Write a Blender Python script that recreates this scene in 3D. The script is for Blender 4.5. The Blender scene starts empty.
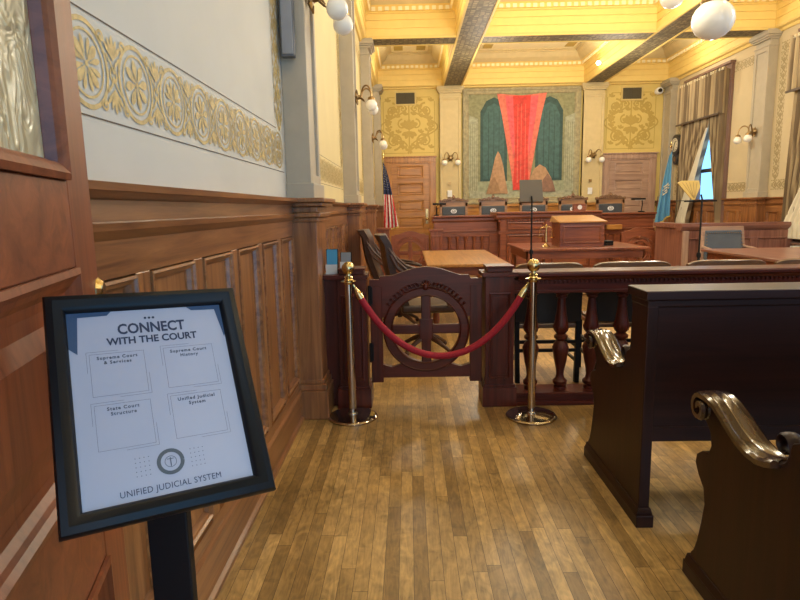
import bpy, math, random
from mathutils import Vector, Matrix
random.seed(7)
PI = math.pi
COL = bpy.context.scene.collection

# ------------------------------------------------------------------ materials
MATS = {}
def new_mat(name):
    m = bpy.data.materials.new(name); m.use_nodes = True
    nt = m.node_tree; b = nt.nodes['Principled BSDF']
    MATS[name] = m
    return m, nt, b
def rgba(c): return (c[0], c[1], c[2], 1)
def plain(name, col, rough=.5, metal=0, var=.06, scale=8, bump=0, coat=0, emit=None, estr=0, spec=None):
    m, nt, b = new_mat(name)
    b.inputs['Roughness'].default_value = rough; b.inputs['Metallic'].default_value = metal
    if spec is not None: b.inputs['Specular IOR Level'].default_value = spec
    tc = nt.nodes.new('ShaderNodeTexCoord'); n = nt.nodes.new('ShaderNodeTexNoise')
    n.inputs['Scale'].default_value = scale; n.inputs['Detail'].default_value = 4
    nt.links.new(tc.outputs['Object'], n.inputs['Vector'])
    r = nt.nodes.new('ShaderNodeValToRGB')
    r.color_ramp.elements[0].color = rgba([c*(1-var) for c in col]); r.color_ramp.elements[0].position = .3
    r.color_ramp.elements[1].color = rgba([min(1, c*(1+var)) for c in col]); r.color_ramp.elements[1].position = .7
    nt.links.new(n.outputs['Fac'], r.inputs['Fac']); nt.links.new(r.outputs['Color'], b.inputs['Base Color'])
    if bump:
        bp = nt.nodes.new('ShaderNodeBump'); bp.inputs['Strength'].default_value = bump; bp.inputs['Distance'].default_value = .01
        nt.links.new(n.outputs['Fac'], bp.inputs['Height']); nt.links.new(bp.outputs['Normal'], b.inputs['Normal'])
    if coat: b.inputs['Coat Weight'].default_value = coat; b.inputs['Coat Roughness'].default_value = .12
    if emit:
        b.inputs['Emission Color'].default_value = rgba(emit); b.inputs['Emission Strength'].default_value = estr
    return m
def wood(name, dark, light, axis='z', rough=.32, scale=1.0, coat=.25, spec=None):
    """grain runs along the given axis"""
    m, nt, b = new_mat(name)
    tc = nt.nodes.new('ShaderNodeTexCoord'); mp = nt.nodes.new('ShaderNodeMapping')
    s = {'x': (1.2, 22, 22), 'y': (22, 1.2, 22), 'z': (22, 22, 1.2)}[axis]
    mp.inputs['Scale'].default_value = [v*scale for v in s]
    nt.links.new(tc.outputs['Object'], mp.inputs['Vector'])
    n = nt.nodes.new('ShaderNodeTexNoise'); n.inputs['Scale'].default_value = 1; n.inputs['Detail'].default_value = 7
    n.inputs['Roughness'].default_value = .62; n.inputs['Distortion'].default_value = .9
    nt.links.new(mp.outputs['Vector'], n.inputs['Vector'])
    n2 = nt.nodes.new('ShaderNodeTexNoise'); n2.inputs['Scale'].default_value = 2.2; n2.inputs['Detail'].default_value = 2
    nt.links.new(tc.outputs['Object'], n2.inputs['Vector'])
    mx = nt.nodes.new('ShaderNodeMath'); mx.operation = 'MULTIPLY_ADD'; mx.inputs[1].default_value = .35; 
    nt.links.new(n2.outputs['Fac'], mx.inputs[0]); nt.links.new(n.outputs['Fac'], mx.inputs[2])
    r = nt.nodes.new('ShaderNodeValToRGB')
    r.color_ramp.elements[0].color = rgba(dark); r.color_ramp.elements[0].position = .45
    r.color_ramp.elements[1].color = rgba(light); r.color_ramp.elements[1].position = .88
    nt.links.new(mx.outputs[0], r.inputs['Fac']); nt.links.new(r.outputs['Color'], b.inputs['Base Color'])
    bp = nt.nodes.new('ShaderNodeBump'); bp.inputs['Strength'].default_value = .08; bp.inputs['Distance'].default_value = .004
    nt.links.new(n.outputs['Fac'], bp.inputs['Height']); nt.links.new(bp.outputs['Normal'], b.inputs['Normal'])
    b.inputs['Roughness'].default_value = rough
    b.inputs['Coat Weight'].default_value = coat; b.inputs['Coat Roughness'].default_value = .15
    if spec is not None: b.inputs['Specular IOR Level'].default_value = spec
    return m

for ax in 'xyz':
    wood('oak_'+ax, (.125, .042, .013), (.39, .17, .058), ax, .36)          # wainscot
    wood('mahog_'+ax, (.034, .0055, .003), (.105, .018, .009), ax, .36, coat=.05, spec=.3)   # bar rail and gate
    wood('bench_'+ax, (.12, .030, .014), (.33, .105, .048), ax, .3)         # judges' bench
    wood('pew_'+ax, (.014, .0045, .003), (.036, .010, .006), ax, .42, coat=.04, spec=.3)
    wood('doorw_'+ax, (.135, .034, .012), (.30, .085, .030), ax, .42, coat=.06)         # near door
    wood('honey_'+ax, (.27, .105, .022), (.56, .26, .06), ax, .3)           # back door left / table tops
for ax in 'xyz': wood('jury_'+ax, (.15, .055, .04), (.34, .16, .12), ax, .34)  # bench red leaned pinker: lens flare tint put into the colour
wood('rosy_z', (.30, .18, .13), (.52, .35, .26), 'z', .35)  # wood at the right greyed pink, with the flare haze in its colour
wood('rosy_x', (.30, .18, .13), (.52, .35, .26), 'x', .35)
plain('cream', (.62, .62, .57), .75, var=.03, scale=3)
plain('wall_tan', (.56, .47, .30), .75, var=.04, scale=3)
plain('cream_yellow', (.68, .58, .31), .75, var=.03, scale=3)
plain('wall_yellow', (.66, .51, .165), .7, var=.05, scale=3)
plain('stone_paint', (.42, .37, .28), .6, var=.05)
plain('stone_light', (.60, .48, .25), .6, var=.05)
plain('ceil_yellow', (.80, .59, .19), .6, var=.03)
plain('ceil_cream', (.88, .78, .50), .7, var=.03)
plain('gold_paint', (.50, .38, .15), .55, .1, var=.3, scale=60)
plain('gold_back', (.48, .34, .08), .6, 0, var=.08, scale=50)
plain('band_gold', (.34, .27, .14), .6, .05, var=.25, scale=60)
plain('line_brown', (.10, .07, .05), .7)
plain('brass', (.62, .47, .22), .2, 1, var=.08)
plain('old_brass', (.30, .20, .09), .35, .9, var=.2)
plain('chrome_brass', (.50, .42, .33), .13, 1, var=.05)
plain('velvet', (.32, .006, .020), .75, var=.2, scale=90)
plain('black_frame', (.006, .007, .009), .38, spec=.25)
plain('black_metal', (.006, .006, .007), .5, spec=.25)
plain('paper', (.46, .46, .53), .3, var=.02)
plain('ink', (.03, .04, .08), .6)
plain('ink_blue', (.035, .075, .15), .5)
plain('ink_grey', (.10, .11, .14), .6)
plain('seal_grey', (.10, .11, .12), .6)
plain('leather', (.05, .055, .065), .42, var=.15, scale=40)
plain('black_leather', (.006, .006, .009), .55)
plain('grey_leather', (.10, .12, .15), .45)
plain('white_emblem', (.75, .75, .78), .5)
plain('white_plastic', (.8, .8, .8), .35)
plain('speaker_grey', (.12, .13, .145), .5)
plain('dark_glass', (.01, .01, .012), .1)
plain('globe_glass', (.80, .78, .70), .15, var=.02, emit=(1, .9, .72), estr=.06)
plain('bulb_glow', (1, .9, .7), .3, emit=(1, .8, .5), estr=14)
plain('curtain_lining', (.72, .68, .55), .9, var=.05)
plain('fringe', (.62, .56, .40), .8)
plain('casing', (.20, .115, .09), .4)
plain('flag_red', (.55, .02, .03), .8); plain('flag_white', (.72, .70, .66), .8); plain('flag_navy', (.02, .03, .10), .8)
plain('flag_sky', (.10, .30, .50), .8); plain('flag_gold', (.60, .42, .10), .7)
plain('clock_dark', (.03, .03, .035), .4); plain('clock_face', (.62, .60, .50), .5)
plain('vent_dark', (.09, .075, .04), .7); plain('vent_frame', (.62, .48, .18), .6)
plain('yellow_board', (.78, .55, .16), .6); plain('stripe_brown', (.45, .28, .09), .6)
plain('brochure_blue', (.05, .30, .50), .4); plain('brochure_grey', (.20, .22, .24), .4); plain('frosted', (.6, .65, .65), .2)
plain('stand_brown', (.09, .075, .06), .5)
plain('grille_grey', (.26, .27, .29), .6)
plain('radiator', (.55, .57, .58), .4)
# mural paints
for k, c in dict(m_olive=(.24, .24, .13), m_sage=(.30, .33, .22), m_teal=(.05, .115, .115), m_deep=(.032, .075, .07), m_red=(.60, .045, .035),
                 m_coral=(.66, .16, .11), m_peach=(.42, .25, .14), m_tan=(.32, .19, .10), m_halo=(.60, .50, .26), m_stone=(.34, .35, .25),
                 m_border=(.34, .30, .18), m_pink=(.70, .10, .12), m_brown=(.24, .13, .09)).items():
    plain(k, c, .7, var=.22, scale=14)
def mat_floor():
    """maple strips along y, each row shifted by its own random amount, each board its own tone"""
    m, nt, b = new_mat('floor_maple')
    L = nt.links.new; N = nt.nodes.new
    def M(op, a, bb=None, c=None):
        n = N('ShaderNodeMath'); n.operation = op
        for i, v in enumerate((a, bb, c)):
            if v is None: continue
            if isinstance(v, (int, float)): n.inputs[i].default_value = v
            else: L(v, n.inputs[i])
        return n.outputs[0]
    tc = N('ShaderNodeTexCoord'); sp = N('ShaderNodeSeparateXYZ'); L(tc.outputs['Object'], sp.inputs[0])
    u = M('DIVIDE', sp.outputs[0], .0575); row = M('FLOOR', u)
    wn = N('ShaderNodeTexWhiteNoise'); wn.noise_dimensions = '1D'; L(row, wn.inputs['W'])
    v = M('ADD', M('DIVIDE', sp.outputs[1], 1.05), M('MULTIPLY', wn.outputs['Value'], 7.3)); colm = M('FLOOR', v)
    cx = N('ShaderNodeCombineXYZ'); L(row, cx.inputs[0]); L(colm, cx.inputs[1])
    w2 = N('ShaderNodeTexWhiteNoise'); w2.noise_dimensions = '2D'; L(cx.outputs[0], w2.inputs['Vector'])
    fu = M('FRACT', u); fv = M('FRACT', v)
    eu = M('MINIMUM', fu, M('SUBTRACT', 1, fu)); ev = M('MINIMUM', fv, M('SUBTRACT', 1, fv))
    seam = M('MAXIMUM', M('LESS_THAN', eu, .016), M('LESS_THAN', ev, .0011))
    ramp = N('ShaderNodeValToRGB'); e = ramp.color_ramp.elements
    e[0].color = (.25, .148, .048, 1); e[1].color = (.52, .335, .125, 1); e[1].position = 1.0
    k = ramp.color_ramp.elements.new(.45); k.color = (.39, .24, .082, 1)
    L(w2.outputs['Value'], ramp.inputs['Fac'])
    ad = N('ShaderNodeVectorMath'); ad.operation = 'ADD'; L(tc.outputs['Object'], ad.inputs[0])
    sc_ = N('ShaderNodeVectorMath'); sc_.operation = 'SCALE'; L(w2.outputs['Color'], sc_.inputs[0]); sc_.inputs['Scale'].default_value = 9; L(sc_.outputs[0], ad.inputs[1])
    g = N('ShaderNodeMapping'); g.inputs['Scale'].default_value = (38, 5.0, 1); L(ad.outputs[0], g.inputs['Vector'])
    n = N('ShaderNodeTexNoise'); n.inputs['Scale'].default_value = 1; n.inputs['Detail'].default_value = 8; n.inputs['Distortion'].default_value = 2.2
    L(g.outputs['Vector'], n.inputs['Vector'])
    g3 = N('ShaderNodeMapping'); g3.inputs['Scale'].default_value = (14, 10, 1); L(ad.outputs[0], g3.inputs['Vector'])
    n3 = N('ShaderNodeTexNoise'); n3.inputs['Scale'].default_value = 1; n3.inputs['Detail'].default_value = 6; n3.inputs['Distortion'].default_value = 1.5; L(g3.outputs['Vector'], n3.inputs['Vector'])
    n2 = N('ShaderNodeTexNoise'); n2.inputs['Scale'].default_value = 1.7; n2.inputs['Detail'].default_value = 6; L(tc.outputs['Object'], n2.inputs['Vector'])
    s_ = M('ADD', M('ADD', n.outputs['Fac'], n2.outputs['Fac']), n3.outputs['Fac'])
    mr = N('ShaderNodeMapRange'); mr.inputs['From Min'].default_value = 1.05; mr.inputs['From Max'].default_value = 1.95
    mr.inputs['To Min'].default_value = .42; mr.inputs['To Max'].default_value = 1.45; L(s_, mr.inputs['Value'])
    mul = N('ShaderNodeVectorMath'); mul.operation = 'SCALE'; L(ramp.outputs['Color'], mul.inputs[0]); L(mr.outputs['Result'], mul.inputs['Scale'])
    mix = N('ShaderNodeMix'); mix.data_type = 'RGBA'; L(seam, mix.inputs['Factor'])
    L(mul.outputs[0], mix.inputs[6]); mix.inputs[7].default_value = (.06, .035, .014, 1)
    L(mix.outputs[2], b.inputs['Base Color'])
    rr = N('ShaderNodeMapRange'); rr.inputs['To Min'].default_value = .22; rr.inputs['To Max'].default_value = .46; L(n2.outputs['Fac'], rr.inputs['Value'])
    L(rr.outputs['Result'], b.inputs['Roughness'])
    bp = N('ShaderNodeBump'); bp.inputs['Strength'].default_value = .2; bp.inputs['Distance'].default_value = .002; bp.invert = True
    L(seam, bp.inputs['Height']); L(bp.outputs['Normal'], b.inputs['Normal'])
mat_floor()
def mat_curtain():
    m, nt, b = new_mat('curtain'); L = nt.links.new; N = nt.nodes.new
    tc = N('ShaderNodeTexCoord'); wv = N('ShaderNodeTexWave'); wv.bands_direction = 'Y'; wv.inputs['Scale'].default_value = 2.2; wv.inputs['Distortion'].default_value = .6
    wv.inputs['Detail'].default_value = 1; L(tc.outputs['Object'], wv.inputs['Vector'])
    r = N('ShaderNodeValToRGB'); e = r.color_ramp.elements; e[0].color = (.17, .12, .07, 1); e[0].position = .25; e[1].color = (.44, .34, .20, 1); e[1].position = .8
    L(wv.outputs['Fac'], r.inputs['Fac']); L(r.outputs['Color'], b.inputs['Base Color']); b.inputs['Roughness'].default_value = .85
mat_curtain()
def mat_guilloche():
    """gilded interlace on the soffits of the beams"""
    m, nt, b = new_mat('soffit_pattern'); L = nt.links.new; N = nt.nodes.new
    tc = N('ShaderNodeTexCoord'); v = N('ShaderNodeTexVoronoi'); v.inputs['Scale'].default_value = 13; v.feature = 'DISTANCE_TO_EDGE'
    v.inputs['Randomness'].default_value = .25
    L(tc.outputs['Object'], v.inputs['Vector']); r = N('ShaderNodeValToRGB'); e = r.color_ramp.elements
    e[0].color = (.11, .085, .045, 1); e[0].position = .04; e[1].color = (.33, .26, .14, 1); e[1].position = .22
    L(v.outputs['Distance'], r.inputs['Fac']); L(r.outputs['Color'], b.inputs['Base Color']); b.inputs['Roughness'].default_value = .6
    bp = N('ShaderNodeBump'); bp.inputs['Strength'].default_value = .5; L(v.outputs['Distance'], bp.inputs['Height']); L(bp.outputs['Normal'], b.inputs['Normal'])
mat_guilloche()
def mat_glass(name, col, bump, rough):
    m, nt, b = new_mat(name); L = nt.links.new; N = nt.nodes.new
    b.inputs['Base Color'].default_value = rgba(col); b.inputs['Roughness'].default_value = rough
    b.inputs['Transmission Weight'].default_value = .35; b.inputs['IOR'].default_value = 1.3
    tc = N('ShaderNodeTexCoord'); n = N('ShaderNodeTexNoise'); n.inputs['Scale'].default_value = 16; n.inputs['Distortion'].default_value = 1.6
    mp = N('ShaderNodeMapping'); mp.inputs['Scale'].default_value = (1, 1, .7); L(tc.outputs['Object'], mp.inputs['Vector'])
    L(mp.outputs['Vector'], n.inputs['Vector']); bp = N('ShaderNodeBump'); bp.inputs['Strength'].default_value = bump; bp.inputs['Distance'].default_value = .02
    L(n.outputs['Fac'], bp.inputs['Height']); L(bp.outputs['Normal'], b.inputs['Normal'])
mat_glass('textured_glass', (.78, .74, .52), .8, .2)
mat_glass('clear_glass', (.9, .95, 1), 0, .0)
MATS['clear_glass'].node_tree.nodes['Principled BSDF'].inputs['Transmission Weight'].default_value = 1
MATS['clear_glass'].node_tree.nodes['Principled BSDF'].inputs['IOR'].default_value = 1.0

# ------------------------------------------------------------------ mesh helper
class MB:
    def __init__(s): s.v = []; s.f = []; s.m = []; s.mi = 0
    def mat(s, i): s.mi = i; return s
    def add(s, vs, fs):
        o = len(s.v); s.v += [tuple(v) for v in vs]
        for f in fs: s.f.append([o+i for i in f]); s.m.append(s.mi)
        return s
    def box(s, x0, x1, y0, y1, z0, z1):
        if x0 > x1: x0, x1 = x1, x0
        if y0 > y1: y0, y1 = y1, y0
        if z0 > z1: z0, z1 = z1, z0
        return s.add([(x0,y0,z0),(x1,y0,z0),(x1,y1,z0),(x0,y1,z0),(x0,y0,z1),(x1,y0,z1),(x1,y1,z1),(x0,y1,z1)],
                     [(0,3,2,1),(4,5,6,7),(0,1,5,4),(1,2,6,5),(2,3,7,6),(3,0,4,7)])
    def prism(s, prof, axis, a, b):
        """closed 2D profile extruded along axis; 2D = the other two axes in x,y,z order"""
        n = len(prof)
        def P(p, t): return {'x': (t, p[0], p[1]), 'y': (p[0], t, p[1]), 'z': (p[0], p[1], t)}[axis]
        vs = [P(p, a) for p in prof] + [P(p, b) for p in prof]
        fs = [(i, (i+1) % n, n+(i+1) % n, n+i) for i in range(n)] + [tuple(range(n))[::-1], tuple(range(n, 2*n))]
        return s.add(vs, fs)
    def lathe(s, prof, c=(0,0,0), n=20, axis='z'):
        """prof: (r, h) from bottom to top"""
        vs = []; fs = []
        for r, h in prof:
            for k in range(n):
                a = 2*PI*k/n; p, q = r*math.cos(a), r*math.sin(a)
                vs.append({'z': (c[0]+p, c[1]+q, c[2]+h), 'y': (c[0]+q, c[1]+h, c[2]+p), 'x': (c[0]+h, c[1]+p, c[2]+q)}[axis])
        m = len(prof)
        for i in range(m-1):
            for k in range(n):
                fs.append((i*n+k, i*n+(k+1) % n, (i+1)*n+(k+1) % n, (i+1)*n+k))
        fs.append(tuple(range(n))[::-1]); fs.append(tuple(range((m-1)*n, m*n)))
        return s.add(vs, fs)
    def ball(s, c, r, n=16, sz=1):
        return s.lathe([(max(1e-4, r*math.sin(PI*i/10)), -r*sz*math.cos(PI*i/10)) for i in range(11)], c, n)
    def tube(s, pts, r, n=10, flat=1):
        pts = [Vector(p) for p in pts]; vs = []; fs = []; m = len(pts)
        rr = r if isinstance(r, (list, tuple)) else [r]*m
        ref = None
        for i, p in enumerate(pts):
            d = (pts[min(i+1, m-1)] - pts[max(i-1, 0)]).normalized()
            if ref is None:
                ref = Vector((0,0,1)) if abs(d.z) < .9 else Vector((1,0,0))
            a = d.cross(ref).normalized(); b = a.cross(d).normalized(); ref = b
            for k in range(n):
                t = 2*PI*k/n; vs.append(p + a*(math.cos(t)*rr[i]) + b*(math.sin(t)*rr[i]*flat))
        for i in range(m-1):
            for k in range(n):
                fs.append((i*n+k, i*n+(k+1) % n, (i+1)*n+(k+1) % n, (i+1)*n+k))
        fs.append(tuple(range(n))[::-1]); fs.append(tuple(range((m-1)*n, m*n)))
        return s.add(vs, fs)
    def sweep_rect(s, x0, x1, y0, y1, prof, closed=False, F=None):
        """mitred rectangular frame; prof = (inset, height) points; F maps (x,y,h) to space"""
        F = F or (lambda x, y, h: (x, y, h)); vs = []; fs = []
        for ins, h in prof:
            vs += [F(x0+ins, y0+ins, h), F(x1-ins, y0+ins, h), F(x1-ins, y1-ins, h), F(x0+ins, y1-ins, h)]
        m = len(prof); R = range(m if closed else m-1)
        for i in R:
            j = (i+1) % m
            for k in range(4): fs.append((i*4+k, i*4+(k+1) % 4, j*4+(k+1) % 4, j*4+k))
        return s.add(vs, fs)
    def xf(s, M):
        s.v = [tuple(M @ Vector(v)) for v in s.v]; return s
    def build(s, name, mat, parent=None, smooth=False, bevel=0, world=False):
        me = bpy.data.meshes.new(name)
        vs = s.v
        if world and parent is not None:
            o = parent; L = Vector((0,0,0))
            while o is not None: L += o.location; o = o.parent
            vs = [tuple(Vector(v)-L) for v in vs]
        me.from_pydata(vs, [], s.f); me.validate(); 
        mats = mat if isinstance(mat, (list, tuple)) else [mat]
        for k in mats: me.materials.append(MATS[k])
        if len(me.polygons) == len(s.m): me.polygons.foreach_set('material_index', s.m)
        import bmesh
        bm = bmesh.new(); bm.from_mesh(me); bmesh.ops.recalc_face_normals(bm, faces=bm.faces); bm.to_mesh(me); bm.free()
        ob = bpy.data.objects.new(name, me); COL.objects.link(ob)
        if parent is not None: ob.parent = parent
        if smooth:
            for p in me.polygons: p.use_smooth = True
            try: me.set_sharp_from_angle(angle=math.radians(38))
            except Exception: pass
        if bevel:
            b = ob.modifiers.new('Bevel', 'BEVEL'); b.width = bevel; b.segments = 2; b.limit_method = 'ANGLE'; b.angle_limit = math.radians(40)
        return ob

def thing(name, label, cat, loc=(0,0,0), rz=0, group=None):
    o = bpy.data.objects.new(name, None); COL.objects.link(o); o.location = loc; o.rotation_euler = (0,0,rz)
    o.empty_display_size = .1; tag(o, label, cat, group); return o
def tag(o, label, cat, group=None):
    o['label'] = label; o['category'] = cat
    if group: o['group'] = group
    return o
def struct(o): o['kind'] = 'structure'; return o
def sroot(name, loc=(0,0,0)):
    o = bpy.data.objects.new(name, None); COL.objects.link(o); o.location = loc; return struct(o)
def dup(root, loc, rz, label, group=None):
    def cp(o, par):
        c = o.copy(); COL.objects.link(c); c.parent = par
        for ch in kids.get(o.name, []): cp(ch, c)
        return c
    kids = {}
    for o in bpy.data.objects:
        if o.parent: kids.setdefault(o.parent.name, []).append(o)
    c = cp(root, None); c.location = loc; c.rotation_euler = (0,0,rz); c['label'] = label
    if group: c['group'] = group
    return c

# ------------------------------------------------------------------ ornament (flat gilded stencil work)
class Pat:
    """2D polygons in u,v"""
    def __init__(s): s.p = []
    def poly(s, pts, l=0): s.p.append((list(pts), l))
    def ribbon(s, pts, w, l=0):
        n = len(pts); ww = w if isinstance(w, (list, tuple)) else [w]*n; A = []; B = []
        for i in range(n):
            x0, y0 = pts[max(i-1, 0)]; x1, y1 = pts[min(i+1, n-1)]; dx, dy = x1-x0, y1-y0; d = math.hypot(dx, dy) or 1
            nx, ny = -dy/d*ww[i]/2, dx/d*ww[i]/2; A.append((pts[i][0]+nx, pts[i][1]+ny)); B.append((pts[i][0]-nx, pts[i][1]-ny))
        for i in range(n-1): s.poly([A[i], A[i+1], B[i+1], B[i]], l)
    def ring(s, u, v, r, w, l=0, n=28, sv=1):
        s.ribbon([(u+r*math.cos(2*PI*k/n), v+r*sv*math.sin(2*PI*k/n)) for k in range(n+1)], w, l)
    def disc(s, u, v, r, l=0, n=14): s.poly([(u+r*math.cos(2*PI*k/n), v+r*math.sin(2*PI*k/n)) for k in range(n)], l)
    def petal(s, u, v, a, L, w, l=0, r0=0):
        c, sn = math.cos(a), math.sin(a); pts = []
        prof = [(0, .12), (.3, .55), (.62, 1), (.88, .72), (1, .1)]
        for t, k in prof: pts.append((r0+L*t, w*k/2))
        for t, k in prof[::-1]: pts.append((r0+L*t, -w*k/2))
        s.poly([(u+p*c-q*sn, v+p*sn+q*c) for p, q in pts], l)
    def spiral(s, u, v, r, turns, a0, w, sgn=1, l=0, n=26):
        pts = []; ww = []
        for k in range(n+1):
            t = k/n; a = a0+sgn*turns*2*PI*t; rr = r*(1-.86*t); pts.append((u+rr*math.cos(a), v+rr*math.sin(a))); ww.append(w*(1-.45*t))
        s.ribbon(pts, ww, l); s.disc(pts[-1][0], pts[-1][1], w*.9, l)
    def mesh(s, mb, F, d0=.0015, dl=.0008):
        for i, (pts, l) in enumerate(s.p):
            mb.add([F(u, v, d0+dl*l+1.2e-5*(i % 211)) for u, v in pts], [tuple(range(len(pts)))])
        return mb
def medallion(P, u, v, r, k):
    P.ring(u, v, r*.93, r*.11); P.ring(u, v, r*.72, r*.06)
    if k % 2:
        for q in range(8): P.petal(u, v, q*PI/4+.2, r*.54, r*.25, 0, r*.08)
    else:
        for q in range(4):
            a = q*PI/2+PI/4
            P.petal(u, v, a, r*.56, r*.24, 0, r*.07)
            for sgn in (-1, 1): P.petal(u, v, a+sgn*.50, r*.47, r*.15, 0, r*.14)
    P.disc(u, v, r*.07, 1)
def frieze(P, u0, u1, v0, v1, step=.275):
    h = v1-v0; n = max(1, round((u1-u0)/step)); st = (u1-u0)/n; vc = (v0+v1)/2; r = min(h*.5, st*.45)
    for i in range(n):
        u = u0+st*(i+.5); medallion(P, u, vc, r, i)
        ub = u0+st*i
        for sg in (-1, 1):
            P.ribbon([(ub, vc+sg*h*.02), (ub+h*.05, vc+sg*h*.12), (ub+h*.16, vc+sg*h*.22)], h*.035); P.ribbon([(ub, vc+sg*h*.02), (ub-h*.05, vc+sg*h*.12), (ub-h*.16, vc+sg*h*.22)], h*.035)
            for a in (-.8, -.4, .4, .8): P.petal(ub, vc+sg*h*.17, sg*PI/2+a, h*.27, h*.06)
            P.petal(ub, vc+sg*h*.15, sg*PI/2, h*.31, h*.075)
            for s2 in (-1, 1):
                P.spiral(ub+s2*h*.25, vc+sg*h*.37, h*.085, 1.0, (0 if s2 > 0 else PI), h*.035, sg*s2)
        P.ring(ub, vc, h*.075, h*.04)
def vband(P, u0, u1, v0, v1):
    """vertical interlace band"""
    w = u1-u0; uc = (u0+u1)/2; n = int((v1-v0)/(w*.45))*4; per = w*1.5
    for ph in (0, PI):
        pts = [(uc+w*.30*math.sin(2*PI*(v0+(v1-v0)*k/n)/per+ph), v0+(v1-v0)*k/n) for k in range(n+1)]
        P.ribbon(pts, w*.13)
    k = 0; v = v0+per/4
    while v < v1-per*.1:
        for a in (.5, PI-.5, -.5, PI+.5, PI/2, -PI/2): P.petal(uc, v, a, w*.20, w*.13)
        for sg in (-1, 1):
            P.petal(uc+sg*w*.44, v+per/4, PI/2, w*.28, w*.14); P.petal(uc+sg*w*.44, v+per/4, -PI/2, w*.28, w*.14)
            P.spiral(uc+sg*w*.38, v, w*.09, .8, 0, w*.05, sg)
        v += per/2; k += 1
def hband(P, u0, u1, v0, v1):
    Q = Pat(); vband(Q, v0, v1, u0, u1)
    for pts, l in Q.p: P.poly([(b_, a_) for a_, b_ in pts], l)

# ------------------------------------------------------------------ room constants
XL, XR, YB, Y0 = -.78, 6.32, 14.6, -2.6
ZB, ZC = 4.27, 4.98                      # soffit of the beams, coffer ceiling
PILY = [.30, 3.80, 7.18, 10.45, 14.2]    # near edge of wall pilasters
PW, PD = .42, .16
WZ = 1.475                               # top of the wainscot

struct(MB().box(XL-.15, XR+.15, Y0, YB+.15, -.1, 0).build('floor', 'floor_maple'))
struct(MB().box(XL-.15, XR+.4, Y0, YB+.15, ZC, ZC+.1).build('ceiling', 'ceil_cream'))
struct(MB().box(XL-.15, XL, Y0, YB+.15, 0, ZC).build('wall_left', 'cream'))
struct(MB().box(XL, XR, YB, YB+.15, 0, ZC).build('wall_back', 'wall_yellow'))
# right wall with window openings
WINS = [(11.95, 13.45), (8.1, 9.6), (4.5, 6.0), (1.0, 2.5)]
wr = MB(); ys = [Y0]
for a, b in sorted(WINS): ys += [a, b]
ys.append(YB+.15)
for i in range(0, len(ys), 2): wr.box(XR, XR+.3, ys[i], ys[i+1], 0, ZC)
for a, b in WINS:
    wr.box(XR, XR+.3, a, b, 0, .75); wr.box(XR, XR+.3, a, b, 3.75, ZC)
struct(wr.build('wall_right', 'wall_tan'))

# ---- coffered ceiling
xs = [(XL+.10, .87), (1.34, 4.24), (4.71, XR-.10)]
ysn = [(.54, 3.53), (4.0, 6.97), (7.45, 10.42), (10.9, YB-.12)]
def beam(name_i, x0, x1, y0, y1, mb=None):
    m = MB(); m.box(x0, x1, y0, y1, ZB+.01, ZC)
    m.mat(1).box(x0+.03, x1-.03, y0+.03, y1-.03, ZB, ZB+.02)
    m.mat(0)
    for (a, b, c, d) in ((x0, x0+.035, y0, y1), (x1-.035, x1, y0, y1), (x0, x1, y0, y0+.035), (x0, x1, y1-.035, y1)):
        m.box(a, b, c, d, ZB-.014, ZB+.02)
    return struct(m.build('trim_%d' % name_i, ['ceil_yellow', 'soffit_pattern']))
ti = 1
beam(ti, .87, 1.34, Y0, YB-.02); ti += 1
beam(ti, 4.24, 4.71, Y0, YB-.02); ti += 1
for a, b in ((0.06, .54), (3.53, 4.0), (6.97, 7.45), (10.42, 10.9)):
    m = MB()
    for (x0, x1) in ((XL+.002, .87), (1.34, 4.24), (4.71, XR-.002)):
        m.mat(0).box(x0, x1, a, b, ZB+.01, ZC-.005)
        m.mat(1).box(x0, x1, a+.03, b-.03, ZB, ZB+.02)
        m.mat(0)
        for c in (a, b-.035): m.box(x0, x1, c, c+.035, ZB-.014, ZB+.02)
    struct(m.build('trim_%d' % ti, ['ceil_yellow', 'soffit_pattern'])); ti += 1
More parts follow.
